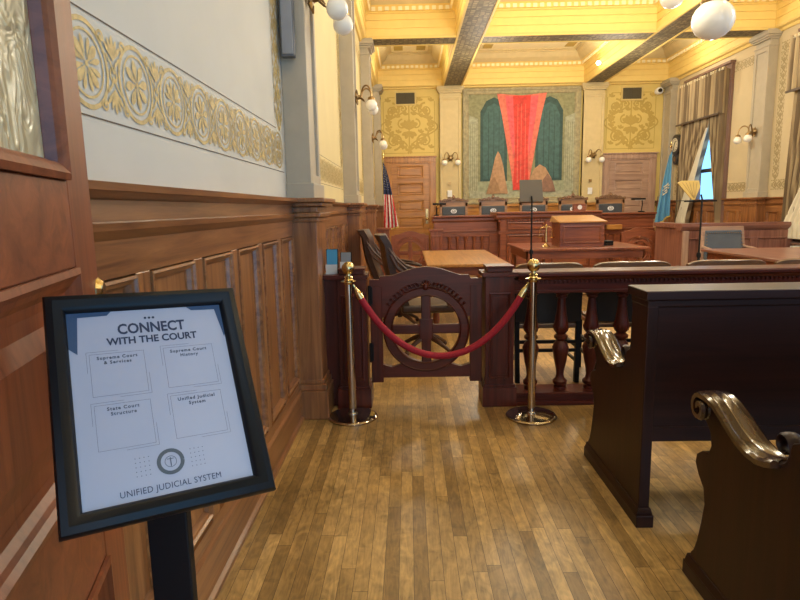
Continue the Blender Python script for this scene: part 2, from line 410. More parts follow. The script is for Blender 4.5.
# wall cornice round the room
m = MB()
m.prism([(XL, ZB-.06), (XL+.03, ZB-.06), (XL+.05, ZB-.02), (XL+.10, ZB), (XL+.10, ZC-.004), (XL, ZC-.004)], 'y', Y0, YB)
m.prism([(XR, ZB-.06), (XR-.03, ZB-.06), (XR-.05, ZB-.02), (XR-.10, ZB), (XR-.10, ZC-.004), (XR, ZC-.004)], 'y', Y0, YB)
m.prism([(YB, ZB-.04), (YB-.05, ZB-.03), (YB-.06, ZB), (YB-.12, ZB+.01), (YB-.12, ZC-.004), (YB, ZC-.004)], 'x', XL, XR)
struct(m.build('trim_%d' % ti, 'ceil_yellow')); ti += 1
for (x0, x1) in xs:
    for (y0, y1) in ysn:
        m = MB()
        z = ZB
        prof = [(0.001, z+.01), (.012, z+.03), (.012, z+.13), (.003, z+.135), (.003, z+.145), (.016, z+.15), (.016, z+.26), (.006, z+.265), (.006, z+.275), (.022, z+.28), (.022, z+.37),
                (.05, z+.385), (.05, z+.40), (.085, z+.405), (.085, z+.47), (.12, z+.49)]
        m.sweep_rect(x0, x1, y0, y1, prof)
        m.mat(1)
        m.sweep_rect(x0, x1, y0, y1, [(.12, z+.49), (.135, z+.50), (.16, z+.52), (.21, z+.56), (.25, z+.62), (.27, z+.655), (.30, z+.66), (.30, z+.685), (.36, z+.69), (.36, ZC-.001)])
        # egg and dart row
        m.mat(2); st = .11; zz0, zz1 = z+.405, z+.465
        k = int((x1-x0-.2)/st)
        for i in range(k):
            x = x0+.1+(x1-x0-.2)*(i+.5)/k
            for yy in (y0+.085, y1-.085-.022): m.box(x-.032, x+.032, yy, yy+.022, zz0, zz1)
        k = int((y1-y0-.2)/st)
        for i in range(k):
            y = y0+.1+(y1-y0-.2)*(i+.5)/k
            for xx in (x0+.085, x1-.085-.022): m.box(xx, xx+.022, y-.032, y+.032, zz0, zz1)
        # stencilled ends of the flat panel
        m.mat(3)
        for (a, b) in ((x0+.42, x0+.62), (x1-.62, x1-.42)):
            if x1-x0 > 1.3: m.box(a, b, y0+.5, y1-.5, ZC-.012, ZC-.003)
        struct(m.build('trim_%d' % ti, ['ceil_yellow', 'stone_light', 'ceil_cream', 'gold_back'])); ti += 1

# ---- pilasters on the side walls
def pilaster(y0, side):
    global ti
    X = XL if side < 0 else XR; s = -side   # s = direction into the room
    def xb(mb, d0, d1, ya, yb, za, zb): mb.box(X+s*d0, X+s*d1, ya, yb, za, zb)
    m = MB(); y1 = y0+PW
    xb(m, 0, PD-.02, y0, y1, WZ-.02, ZB-.02)
    # raised border on the shaft front
    for (a, b, c, d) in ((y0, y0+.06, WZ, ZB-.25), (y1-.06, y1, WZ, ZB-.25), (y0+.06, y1-.06, WZ, WZ+.16), (y0+.06, y1-.06, ZB-.33, ZB-.25)):
        xb(m, PD-.03, PD, a, b, c, d)
    xb(m, 0, PD+.02, y0-.02, y1+.02, WZ, WZ+.10)
    # capital
    for (e, za, zb) in ((.012, ZB-.26, ZB-.235), (.03, ZB-.15, ZB-.12), (.055, ZB-.12, ZB-.09), (.075, ZB-.09, ZB-.03), (.06, ZB-.03, ZB-.001)):
        xb(m, 0, PD+e, y0-e, min(y1+e, YB), za, zb)
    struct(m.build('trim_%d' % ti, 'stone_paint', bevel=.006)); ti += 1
    # wooden pedestal in the wainscot
    m = MB()
    e = .035
    xb(m, 0, PD+e-.01, y0-.025, y1+.025, 0, WZ-.145)
    xb(m, 0, PD+e+.03, y0-.06, y1+.06, 0, .20)
    xb(m, 0, PD+e+.018, y0-.045, y1+.045, .20, .24); xb(m, 0, PD+e+.004, y0-.03, y1+.03, .24, .27)
    xb(m, 0, PD+e+.005, y0-.035, y1+.035, WZ-.15, WZ-.12)
    xb(m, 0, PD+e+.02, y0-.05, y1+.05, WZ-.12, WZ-.09)
    xb(m, 0, PD+e+.0, y0-.03, y1+.03, WZ-.09, WZ-.05)
    xb(m, 0, PD+e+.035, y0-.065, y1+.065, WZ-.05, WZ-.025)
    xb(m, 0, PD+e+.055, y0-.085, y1+.085, WZ-.025, WZ+.004)
    struct(m.build('trim_%d' % ti, 'oak_z', bevel=.006)); ti += 1
for y in PILY[:4]:
    pilaster(y, -1); pilaster(y, 1)
pilaster(14.15, -1); pilaster(14.15, 1)

# ---- wainscot of side walls, bay by bay
def wainscot_x(side, y0, y1, z0=0, pitch=.42, off=0.0):
    global ti
    X = XL if side < 0 else XR; s = -side
    def xb(mb, d0, d1, ya, yb, za, zb): mb.box(X+s*d0, X+s*d1, ya, yb, za, zb)
    m = MB()
    xb(m, 0, .012, y0, y1, z0, WZ-.03)
    n = max(1, round((y1-y0)/pitch)); p = (y1-y0)/n
    for i in range(n+1):
        c = y0+p*i; a, b = max(y0, c-.045), min(y1, c+.045)
        xb(m, 0, .034, a, b, z0+.26, 1.24)
    struct(m.build('trim_%d' % ti, 'oak_z', bevel=.004)); ti += 1
    m = MB()
    xb(m, 0, .034, y0, y1, z0+.2, z0+.26); xb(m, 0, .034, y0, y1, 1.24, 1.345)
    # panel mouldings
    for i in range(n):
        a, b = y0+p*i+.045, y0+p*(i+1)-.045
        F = lambda u, v, h: (X+s*h, u, v)
        m.sweep_rect(a, b, z0+.285, 1.235, [(0, .012), (0, .040), (.008, .042), (.014, .034), (.022, .030), (.028, .016), (.034, .012)], F=F)
    prof = [(0, 1.335), (.036, 1.335), (.044, 1.345), (.056, 1.36), (.058, 1.378), (.040, 1.382), (.038, 1.435), (.052, 1.44), (.072, 1.452), (.084, 1.456), (.086, 1.475), (0, 1.475)]
    m.prism([(X+s*a, b) for a, b in prof], 'y', y0, y1)
    struct(m.build('trim_%d' % ti, 'oak_y', bevel=.0)); ti += 1
    m = MB()
    m.prism([(X+s*a, z0+b) for a, b in [(0, 0), (.055, 0), (.055, .02), (.040, .03), (.038, .16), (.046, .17), (.046, .19), (.036, .205), (0, .205)]], 'y', y0, y1)
    struct(m.build('baseboard_left' if side < 0 else 'baseboard_right', 'oak_y')); 
edges = [Y0] + sum([[y-.025, y+PW+.025] for y in PILY[:4]], []) + [14.12]
for i in range(0, len(edges), 2):
    wainscot_x(-1, edges[i], edges[i+1]); wainscot_x(1, edges[i], edges[i+1])

# ---- stencilled bands on left wall bays
for bi, (a, b) in enumerate([(PILY[0]+PW, PILY[1]), (PILY[1]+PW, PILY[2]), (PILY[2]+PW, PILY[3]), (PILY[3]+PW, 14.15)]):
    P = Pat(); ua, ub = a+.09, b-.06
    frieze(P, ua, ub, 1.655, 1.875)
    w = .18
    vband(P, ub-w, ub, 1.89, 4.0); vband(P, ua, ua+w, 1.89, 4.0); hband(P, ua+w, ub-w, 4.0-w, 4.0)
    mb = MB(); F = lambda u, v, h: (XL+h, u, v); P.mesh(mb, F)
    mb.mat(1); Q = Pat()
    Q.ribbon([(ua, 1.640), (ub, 1.640)], .004); Q.ribbon([(ua+w, 1.890), (ub-w, 1.890)], .004)
    Q.ribbon([(ub-w-.012, 1.890), (ub-w-.012, 3.84)], .004); Q.mesh(mb, F)
    struct(mb.build('trim_%d' % ti, ['gold_paint', 'line_brown'])); ti += 1
# far bays, same cream paint: warm light tinted into a thin sheet between pilasters
for (a, b) in [(PILY[1]+PW, PILY[2]), (PILY[2]+PW, PILY[3]), (PILY[3]+PW, 14.15)]:
    struct(MB().box(XL, XL+.001, a, b, WZ, ZB-.05).build('trim_%d' % ti, 'cream_yellow')); ti += 1
# ---- bands on right wall
for (a, b, w0, w1) in [(PILY[3]+PW, 14.15, WINS[0][0], WINS[0][1]), (PILY[2]+PW, PILY[3], WINS[1][0], WINS[1][1])]:
    P = Pat(); w = .17; lo, hi = 1.60, 4.03; ua, ub = a+.10, b-.10; g0, g1 = w0-.19, w1+.19
    vband(P, ua, ua+w, lo+w, hi-w); hband(P, ua, g0-.02, lo, lo+w); hband(P, ua, g0-.02, hi-w, hi)
    vband(P, ub-w, ub, lo+w, hi-w); hband(P, g1+.02, ub, lo, lo+w); hband(P, g1+.02, ub, hi-w, hi)
    mb = MB(); P.mesh(mb, lambda u, v, h: (XR-h, u, v)); struct(mb.build('trim_%d' % ti, ['band_gold'])); ti += 1

# ---- back wall: pilasters, wainscot, panels of scrollwork
def back_pil(x0, x1):
    global ti
    m = MB(); yb = YB
    m.box(x0, x1, yb-.10, yb, 0, ZB-.02)
    for (a, b, c, d) in ((x0, x0+.06, WZ, ZB-.2), (x1-.06, x1, WZ, ZB-.2), (x0+.06, x1-.06, WZ, WZ+.12), (x0+.06, x1-.06, ZB-.32, ZB-.2)): m.box(a, b, yb-.12, yb, c, d)
    for (e, za, zb) in ((.012, ZB-.28, ZB-.25), (.03, ZB-.16, ZB-.12), (.055, ZB-.12, ZB-.08), (.075, ZB-.08, ZB-.03), (.06, ZB-.03, ZB-.001)):
        m.box(x0-e, x1+e, yb-.12-e, yb, za, zb)
    struct(m.build('trim_%d' % ti, 'stone_light', bevel=.006)); ti += 1
back_pil(.80, 1.31); back_pil(4.25, 4.74)
m = MB(); m.box(.72, 4.73, YB-.16, YB, 0, 1.40); m.box(.70, 4.74, YB-.20, YB, 1.40, 1.46)
struct(m.build('trim_%d' % ti, 'honey_x', bevel=.006)); ti += 1
def scroll_panel(x0, x1, z0, z1):
    global ti
    P = Pat(); w = x1-x0; h = z1-z0; c = (x0+x1)/2
    # frame line with cut corners
    q = .10
    P.ribbon([(x0, z0), (x0, z1-q), (x0+q*.5, z1-q*.9), (x0+q, z1), (x1-q, z1), (x1-q*.5, z1-q*.9), (x1, z1-q), (x1, z0), (x0, z0)], .018)
    for s in (-1, 1):
        P.spiral(c+s*w*.32, z0+h*.76, w*.15, 1.6, PI/2, .045, s)
        P.spiral(c+s*w*.30, z0+h*.22, w*.17, 1.6, -PI/2, .050, -s)
        P.spiral(c+s*w*.12, z0+h*.80, w*.085, 1.3, 0 if s > 0 else PI, .035, s)
        P.spiral(c+s*w*.13, z0+h*.52, w*.10, 1.2, PI/2, .04, -s)
        P.ribbon([(c+s*w*(.02+.44*math.sin(PI*t)*.9), z0+h*(.05+.9*t)) for t in [k/16 for k in range(17)]], .04)
        P.ribbon([(c+s*w*(.30-.26*math.cos(2*PI*t)), z0+h*(.12+.7*t)) for t in [k/20 for k in range(21)]], .035)
        for k in range(12):
            t = k/11; u = c+s*w*(.02+.44*math.sin(PI*t)*.9); v = z0+h*(.05+.9*t)
            P.petal(u, v, PI/2+s*(.9-1.8*t)+.5, .13, .07); P.petal(u, v, PI/2+s*(.9-1.8*t)-1.2, .11, .06); P.petal(u, v, -PI/2, .09, .05)
        for (u, v, r) in ((.32, .76, .04), (.30, .22, .05)):
            for a in range(6): P.petal(c+s*w*u, z0+h*v, a*PI/3, .075, .05, 1)
        for (u, v) in ((.42, .5), (.42, .40), (.40, .60), (.22, .36), (.24, .64), (.08, .30), (.08, .68), (.42, .08), (.14, .08), (.2, .93), (.42, .92)):
            for a in (.5, 1.3, 2.1): P.petal(c+s*w*u, z0+h*v, a, .10, .055)
    for a in (-.9, -.45, 0, .45, .9): P.petal(c, z0+h*.42, PI/2+a, .26, .10)
    for a in (-1.1, -.5, .5, 1.1): P.petal(c, z0+h*.395, -PI/2+a, .20, .09, 1)
    P.ribbon([(c, z0+.03), (c, z0+h*.9)], .03)
    mb = MB(); P.mesh(mb, lambda u, v, d: (u, YB-d, v), dl=.002); struct(mb.build('trim_%d' % ti, 'gold_back')); ti += 1
scroll_panel(-.56, .68, 2.74, 4.05); scroll_panel(4.84, 6.0, 2.74, 4.05)

# ---- doors in the back wall
def panel_door(idx, x0, x1, ztop, w, wx, handle_side):
    r = sroot('door_%d' % idx, (x0, YB, 0)); cw = .17; y = YB
    m = MB()
    for (a, b) in ((x0, x0+cw), (x1-cw, x1)):
        m.box(a, b, y-.06, y-.001, 0, ztop-cw); m.box(a+.03, b-.03, y-.075, y-.06, 0, ztop-cw)
    m.box(x0, x1, y-.06, y-.001, ztop-cw, ztop-.02); m.box(x0-.025, x1+.025, y-.09, y-.001, ztop-.03, ztop)
    m.box(x0+.02, x1-.02, y-.072, y-.06, ztop-cw+.03, ztop-.06)
    m.build('door_casing', w, r, bevel=.006, world=True)
    m = MB(); a, b = x0+cw, x1-cw; z1 = ztop-cw
    m.box(a, b, y-.012, y-.001, .02, z1)
    m.box(a, a+.13, y-.04, y-.01, .02, z1); m.box(b-.13, b, y-.04, y-.01, .02, z1)
    n = 6; H = z1-.02
    for k in range(n+1):
        zc = .02+H*k/n; m.box(a+.13, b-.13, y-.04, y-.01, max(.02, zc-.055), min(z1, zc+.055))
    for k in range(n):
        za, zb = .02+H*k/n+.055, .02+H*(k+1)/n-.055
        m.sweep_rect(a+.13, b-.13, za, zb, [(0, .04), (.02, .045), (.03, .02), (.06, .018), (.075, .03), (.075, .03)], F=lambda u, v, h: (u, y-h, v))
        m.box(a+.205, b-.205, y-.03, y-.012, za+.075, zb-.075)
    m.build('door_leaf', wx, r, bevel=.003, world=True)
    hx = b-.06 if handle_side > 0 else a+.06
    m = MB(); m.box(hx-.03, hx+.03, y-.052, y-.038, 1.02, 1.38); m.ball((hx, y-.09, 1.14), .035); m.lathe([(.012, 0), (.012, .05)], (hx, y-.09, 1.14), 8, 'y')
    m.build('door_handle', 'brass', r, smooth=True, world=True)
panel_door(2, -.56, .70, 2.66, 'honey_z', 'honey_x', 1)
panel_door(3, 4.76, 6.07, 2.64, 'rosy_z', 'rosy_x', -1)

# ---- windows on the right wall
def curtain_mb(y0, y1f, ztop, zbot, x, amp=.03, n=60, rows=14):
    """pleated cloth: y0 fixed edge, y1f(z) the free edge"""
    m = MB(); vs = []; fs = []
    for r in range(rows+1):
        z = ztop+(zbot-ztop)*r/rows
        for k in range(n+1):
            t = k/n; y = y0+(y1f(z)-y0)*t
            vs.append((x+amp*math.sin(t*n*.62)+.012*math.sin(t*n*.21+r*.3), y, z))
    W = n+1
    for r in range(rows):
        for k in range(n): fs.append((r*W+k, r*W+k+1, (r+1)*W+k+1, (r+1)*W+k))
    o = len(vs); vs += [(a+.006, b, c) for a, b, c in vs]; fs += [tuple(i+o for i in f)[::-1] for f in fs]
    return m.add(vs, fs)
for wi, (a, b) in enumerate(WINS):
    r = sroot('window_%d' % (wi+1), (XR, (a+b)/2, .75)); x = XR; c = .18; zt = 3.75
    m = MB()
    for (p, q) in ((a-c, a), (b, b+c)): m.box(x-.05, x, p, q, .75, zt); m.box(x-.07, x-.05, p+.02, q-.02, .75, zt)
    m.box(x-.07, x, a-c, b+c, zt, zt+.30); m.box(x-.11, x, a-c-.03, b+c+.03, zt+.29, zt+.34)
    m.box(x, x+.3, a, a+.02, .75, zt); m.box(x, x+.3, b-.02, b, .75, zt)
    m.build('window_casing', 'casing', r, bevel=.006, world=True)
    m = MB(); m.box(x-.16, x+.06, a-c-.02, b+c+.02, .71, .75); m.build('window_sill', 'casing', r, bevel=.006, world=True)
    m = MB()
    for (p, q) in ((a+.02, a+.08), (b-.08, b-.02)): m.box(x+.17, x+.22, p, q, .75, zt)
    for (p, q) in ((.75, .85), (2.05, 2.13), (zt-.08, zt)): m.box(x+.165, x+.225, a+.02, b-.02, p, q)
    m.build('window_sash', 'casing', r, world=True)
    MB().box(x+.19, x+.195, a+.08, b-.08, .85, zt-.08).build('pane', 'clear_glass', r, world=True)
    if wi > 1: continue
    # drapes: parted like a tent
    apex = 2.93; mid = (a+b)/2-.40
    def fe(sgn):
        def f(z):
            t = max(0, min(1, (apex-z)/1.9)); return mid+(.78 if sgn > 0 else -.50)*t**.92
        return f
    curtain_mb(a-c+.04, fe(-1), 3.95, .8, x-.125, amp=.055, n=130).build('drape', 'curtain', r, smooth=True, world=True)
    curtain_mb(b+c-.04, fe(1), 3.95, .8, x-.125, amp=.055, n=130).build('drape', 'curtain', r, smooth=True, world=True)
    # pale lining turned out on the far free edge
    vs = []; fs = []; rows = 18; n = 30
    for k in range(rows+1):
        z = apex-.02-(apex-.83)*k/rows; t = min(1, (apex-z)/1.9)
        for q in range(n+1): u_ = q/n; vs.append((x-.195-.014*math.sin(u_*n*.8), min(b+.12, fe(1)(z)-.02+u_*(.05+.42*t))+.004*u_, z))
    W = n+1
    for k in range(rows):
        for q in range(n): fs.append((k*W+q, k*W+q+1, (k+1)*W+q+1, (k+1)*W+q))
    o_ = len(vs); vs += [(p+.006, q, s) for p, q, s in vs]; fs += [tuple(i+o_ for i in f) for f in fs]
    MB().add(vs, fs).build('drape_lining', 'curtain_lining', r, smooth=True, world=True)
    vs = []
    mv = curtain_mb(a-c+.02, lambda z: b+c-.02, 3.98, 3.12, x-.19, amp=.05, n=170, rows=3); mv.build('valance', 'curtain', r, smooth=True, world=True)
    m = MB(); m.tube([(x-.2, a-c+.02, 3.97), (x-.2, b+c-.02, 3.97)], .015, 8)
    for k in range(40): m.ball((x-.21, a-c+.03+(b-a+2*c-.06)*k/39, 3.94), .018, 6)
    m.build('valance_fringe', 'fringe', r, world=True)
    m = MB(); m.box(x-.26, x-.246, a-c+.02, b+c-.02, 3.10, 3.135); m.build('valance_trim', 'line_brown', r, world=True)
# ------------------------------------------------------------------ painting between the pilasters
t = thing('mural', 'large wall painting with tall red centre and dark teal sides between two pilasters', 'painting', (2.78, YB-.02, 1.46))
x0, x1, z0, z1 = 1.36, 4.20, 1.47, 4.22
F = lambda u, v, h: (u, YB-.03-h, v)
m = MB(); m.sweep_rect(x0, x1, z0, z1, [(0, -.028), (0, .02), (.02, .03), (.05, .03), (.07, .012), (.12, .012), (.135, .02), (.15, .0)], F=F)
for k in range(46):
    u = x0+.05+(x1-x0-.1)*k/45; m.box(u-.012, u+.012, YB-.065, YB-.055, z1-.035, z1-.02)
    v = z0+.05+(z1-z0-.1)*k/45; m.box(x0+.01, x0+.03, YB-.068, YB-.055, v-.012, v+.012); m.box(x1-.03, x1-.01, YB-.068, YB-.055, v-.012, v+.012)
m.build('painting_border', 'm_border', t, world=True)
paints = ['m_olive', 'm_sage', 'm_teal', 'm_deep', 'm_red', 'm_coral', 'm_peach', 'm_tan', 'm_halo', 'm_stone', 'm_pink', 'm_brown']
PI_ = {k: i for i, k in enumerate(paints)}
m = MB(); m.mat(PI_['m_olive']).box(x0+.10, x1-.10, YB-.03, YB-.004, z0+.1, z1-.1)
U = lambda s: x0+(x1-x0)*s
V = lambda s: z0+(z1-z0)*s
lay = [0]
def shape(mat, pts):
    lay[0] += 1; m.mat(PI_[mat]); n = len(pts)
    m.add([F(U(a), V(b), .0008*lay[0]) for a, b in pts], [tuple(range(n))])
def blob(mat, cu, cv, ru, rv, n=22, k=2.0):
    pts = []
    for i in range(n):
        a = 2*PI*i/n; c, s = math.cos(a), math.sin(a)
        pts.append((cu+ru*math.copysign(abs(c)**(2/k), c), cv+rv*math.copysign(abs(s)**(2/k), s)))
    shape(mat, pts)
shape('m_sage', [(.06, .05), (.94, .05), (.94, .20), (.06, .20)]); shape('m_stone', [(.06, .05), (.94, .05), (.94, .11), (.06, .11)])
for s in (-1, 1):
    q = lambda u: .5+s*u
    shape('m_stone', [(q(.46), .1), (q(.37), .1), (q(.37), .74), (q(.46), .78)])
    for k in range(5): shape('m_olive', [(q(.455-.018*k), .12), (q(.450-.018*k), .12), (q(.448-.018*k), .70), (q(.453-.018*k), .70)])
    shape('m_deep', [(q(.35), .20), (q(.12), .20), (q(.12), .80), (q(.17), .89), (q(.235), .92), (q(.30), .89), (q(.35), .80)])
    shape('m_teal', [(q(.325), .22), (q(.145), .22), (q(.145), .76), (q(.18), .84), (q(.235), .87), (q(.29), .84), (q(.325), .76)])
    for uu in (.19, .235, .28): shape('m_deep', [(q(uu+.004), .22), (q(uu-.004), .22), (q(uu-.003), .80), (q(uu+.003), .80)])
    # broad coral folds of the hanging
    shape('m_coral', [(q(.0), .93), (q(.21), .95), (q(.17), .78), (q(.13), .55), (q(.085), .28), (q(.07), .16), (q(.0), .16)])
    shape('m_pink', [(q(.04), .92), (q(.14), .93), (q(.12), .76), (q(.09), .55), (q(.065), .40)])
shape('m_red', [(.43, .12), (.57, .12), (.56, .30), (.555, .52), (.565, .72), (.575, .93), (.425, .93), (.435, .72), (.445, .52), (.44, .30)])
for u in (.465, .495, .53): shape('m_coral', [(u, .18), (u+.006, .18), (u+.004, .86), (u, .86)])
# warm hills at the foot
shape('m_peach', [(.20, .09), (.39, .09), (.365, .22), (.345, .34), (.32, .43), (.30, .46), (.275, .40), (.25, .28), (.225, .17)])
shape('m_tan', [(.20, .09), (.33, .09), (.30, .18), (.27, .24), (.235, .20)])
shape('m_peach', [(.54, .10), (.57, .20), (.61, .30), (.66, .34), (.71, .31), (.76, .22), (.80, .10)])
shape('m_brown', [(.66, .10), (.69, .21), (.73, .26), (.775, .19), (.80, .10)])
m.build('painted_panel', paints, t, world=True)

# ------------------------------------------------------------------ wall fittings
def make_sconce(label, group):
    """local: wall at x=0, light side +x"""
    r = thing('wall_sconce', label, 'sconce', group=group)
    m = MB(); m.lathe([(.065, 0), (.06, .015), (.03, .03), (.022, .07)], (0, 0, 0), 16, 'x')
    for k in range(6):
        a = k*PI/3; m.tube([(.012, .05*math.cos(a), .05*math.sin(a)), (.02, .095*math.cos(a), .095*math.sin(a))], [.02, .006], 6)
    m.build('back_plate', 'old_brass', r, smooth=True)
    for s in (-1, 1):
        m = MB(); pts = []
        for k in range(13):
            a = PI*k/12; pts.append((.07+.065*(1-math.cos(a)), s*(.04+.060*(1-math.cos(a))), .0+.13*math.sin(a)-.02*k/12))
        m.tube(pts, .010, 8); e = pts[-1]
        m.lathe([(.012, .0), (.035, -.01), (.045, -.03), (.045, -.045)], e, 12); m.tube([(.05, s*.02, 0), (.09, s*.06, -.03), (.11, s*.03, -.05)], [.010, .008, .004], 6)
        arm = m.build('arm', 'old_brass', r, smooth=True)
        m = MB(); m.ball((e[0], e[1], e[2]-.100), .069, 18); m.build('globe', 'globe_glass', arm, smooth=True)
    return r
S0 = make_sconce('brass two-globe sconce high on left wall nearest the camera, cut by top edge', 'two-globe brass wall sconces'); S0.location = (XL+PD, 4.01, 2.76)
dup(S0, (XL+PD, 7.42, 2.76), 0, 'brass two-globe sconce on left wall, second from the camera, its curved arm fully in view')
dup(S0, (XL+PD, 10.66, 2.65), 0, 'brass two-globe sconce on left wall farthest from the camera, just above the striped flag')
dup(S0, (1.055, YB-.12, 2.59), -PI/2, 'brass two-globe sconce on the back wall left of the painting')
dup(S0, (4.495, YB-.12, 2.59), -PI/2, 'brass two-globe sconce on the back wall right of the painting')
dup(S0, (XR-PD, 10.70, 2.62), PI, 'brass two-globe sconce on the right wall between the curtained windows')
# line speaker on the first left pilaster
t = thing('column_speaker', 'slim grey column loudspeaker high on the side of the first left pilaster', 'speaker', (XL+.09, 3.72, 2.33))
MB().box(XL+.02, XL+.105, 3.72, 3.775, 2.33, 2.78).build('speaker_body', 'speaker_grey', t, bevel=.008, world=True)
MB().box(XL+.03, XL+.097, 3.712, 3.722, 2.345, 2.765).build('grille', 'grille_grey', t, bevel=.003, world=True)
MB().box(XL+.05, XL+.08, 3.77, 3.80, 2.45, 2.60).build('bracket', 'black_metal', t, world=True)
# vents
for (x, lab) in ((-.02, 'dark louvred vent grille above the left door near the ceiling'), (5.42, 'dark louvred vent grille above the right door near the ceiling')):
    t = thing('wall_vent', lab, 'vent', (x, YB, 3.88))
    m = MB(); m.sweep_rect(x-.26, x+.26, 3.86, 4.19, [(0, .006), (0, .03), (.035, .03), (.035, .006)], F=lambda u, v, h: (u, YB-h, v)); m.build('vent_frame', 'vent_frame', t, world=True)
    m = MB(); m.box(x-.225, x+.225, YB-.012, YB-.006, 3.895, 4.155)
    for k in range(9): m.box(x-.225, x+.225, YB-.024, YB-.012, 3.90+.028*k, 3.908+.028*k)
    m.box(x-.01, x+.01, YB-.026, YB-.012, 3.895, 4.155)
    m.build('louvres', 'vent_dark', t, world=True)
# camera
t = thing('security_camera', 'small white dome camera with black lens high in the right back corner', 'camera', (6.0, YB-.12, 4.05))
m = MB(); m.lathe([(.05, 0), (.07, .02), (.07, .09)], (6.02, YB-.10, 4.05), 16, 'y'); m.lathe([(.02, 0), (.02, .1)], (6.02, YB-.1, 4.05), 8, 'y'); m.build('mount', 'white_plastic', t, smooth=True, world=True)
MB().ball((6.02, YB-.14, 4.05), .085, 18).build('housing', 'white_plastic', t, smooth=True, world=True)
MB().lathe([(.045, 0), (.045, .03)], (6.0, YB-.235, 4.045), 14, 'y').build('lens', 'dark_glass', t, smooth=True, world=True)
# clock
cy, cz = 13.95, 2.74
t = thing('wall_clock', 'dark cased pendulum clock with round pale dial on right wall beside the window', 'clock', (XR, cy, cz))
m = MB(); m.lathe([(.20, -.10), (.235, -.09), (.235, -.02), (.20, 0)], (XR, cy, cz), 24, 'x'); m.lathe([(.11, -.09), (.13, -.08), (.13, -.02), (.11, 0)], (XR, cy, cz-.32), 20, 'x')
m.box(XR-.085, XR-.005, cy-.08, cy+.08, cz-.32, cz-.1); m.build('clock_case', 'clock_dark', t, bevel=.004, world=True)
MB().lathe([(.155, -.112), (.155, -.10)], (XR, cy, cz), 24, 'x').build('dial', 'clock_face', t, world=True)
m = MB(); m.tube([(XR-.116, cy+.03, cz-.12), (XR-.116, cy, cz), (XR-.116, cy-.06, cz+.08)], .008, 6)
m.build('clock_hands', 'clock_dark', t, world=True); m = MB()
for k in range(12):
    a = k*PI/6; m.box(XR-.117, XR-.112, cy+.13*math.sin(a)-.006, cy+.13*math.sin(a)+.006, cz+.13*math.cos(a)-.008, cz+.13*math.cos(a)+.008)
m.build('hour_marks', 'clock_dark', t, world=True)['kind'] = 'stuff'
MB().lathe([(.06, -.096), (.06, -.088)], (XR, cy, cz-.32), 16, 'x').build('pendulum_bob', 'old_brass', t, world=True)
# switch plates
for (x, lab) in ((1.03, 'small white switch plate on pilaster left of the painting'), (4.45, 'small white switch plate on pilaster right of the painting')):
    t = thing('switch_plate', lab, 'switch', (x, YB-.12, 1.72))
    MB().box(x-.055, x+.055, YB-.135, YB-.12, 1.66, 1.82).build('plate', 'white_plastic', t, bevel=.004, world=True)
    MB().box(x-.012, x+.012, YB-.148, YB-.134, 1.72, 1.76).build('toggle', 'white_plastic', t, world=True)
    MB().box(x-.035, x+.035, YB-.14, YB-.12, 1.95, 2.02).build('thermostat', 'old_brass', t, world=True)

# pendants
def pendant(x, y, z, r, lab):
    t = thing('pendant_lamp', lab, 'lamp', (x, y, ZC), group=None)
    m = MB(); m.lathe([(.11, -.06), (.10, -.02), (.05, 0)], (x, y, ZC), 18); m.tube([(x, y, ZC-.05), (x, y, z+r+.05)], .012, 8)
    m.build('rod', 'old_brass', t, smooth=True, world=True)
    MB().lathe([(r*.55, -.03), (r*.62, 0), (r*.5, .05), (.04, .08), (.02, .11)], (x, y, z+r*.86), 20).build('cap', 'old_brass', t, smooth=True, world=True)
    MB().ball((x, y, z), r, 28, .93).build('globe', 'globe_glass', t, smooth=True, world=True)
pendant(2.457, 4.95, 2.838, .160, 'large white glass globe pendant lamp nearest the camera at upper right')
pendant(3.174, 7.40, 3.82, .14, 'smaller far white globe pendant cut by the top edge of the photo')
# coffer bulbs
k = 0
for (x, y, lab) in ((4.21, 13.2, 'small glowing bulb on the coffer side nearest the back wall, above painting'), (4.74, 11.4, 'small glowing bulb on the coffer side right of the right ceiling beam')):
    t = thing('coffer_bulb', lab, 'lamp', (x, y, 4.42)); s = -1 if x < 4.3 else 1
    MB().lathe([(.04, 0), (.04, s*.02)], (x-s*.0, y, 4.42), 12, 'x').build('socket', 'white_plastic', t, world=True)
    MB().ball((x+s*.06, y, 4.42), .042, 12).build('bulb', 'bulb_glow', t, smooth=True, world=True)

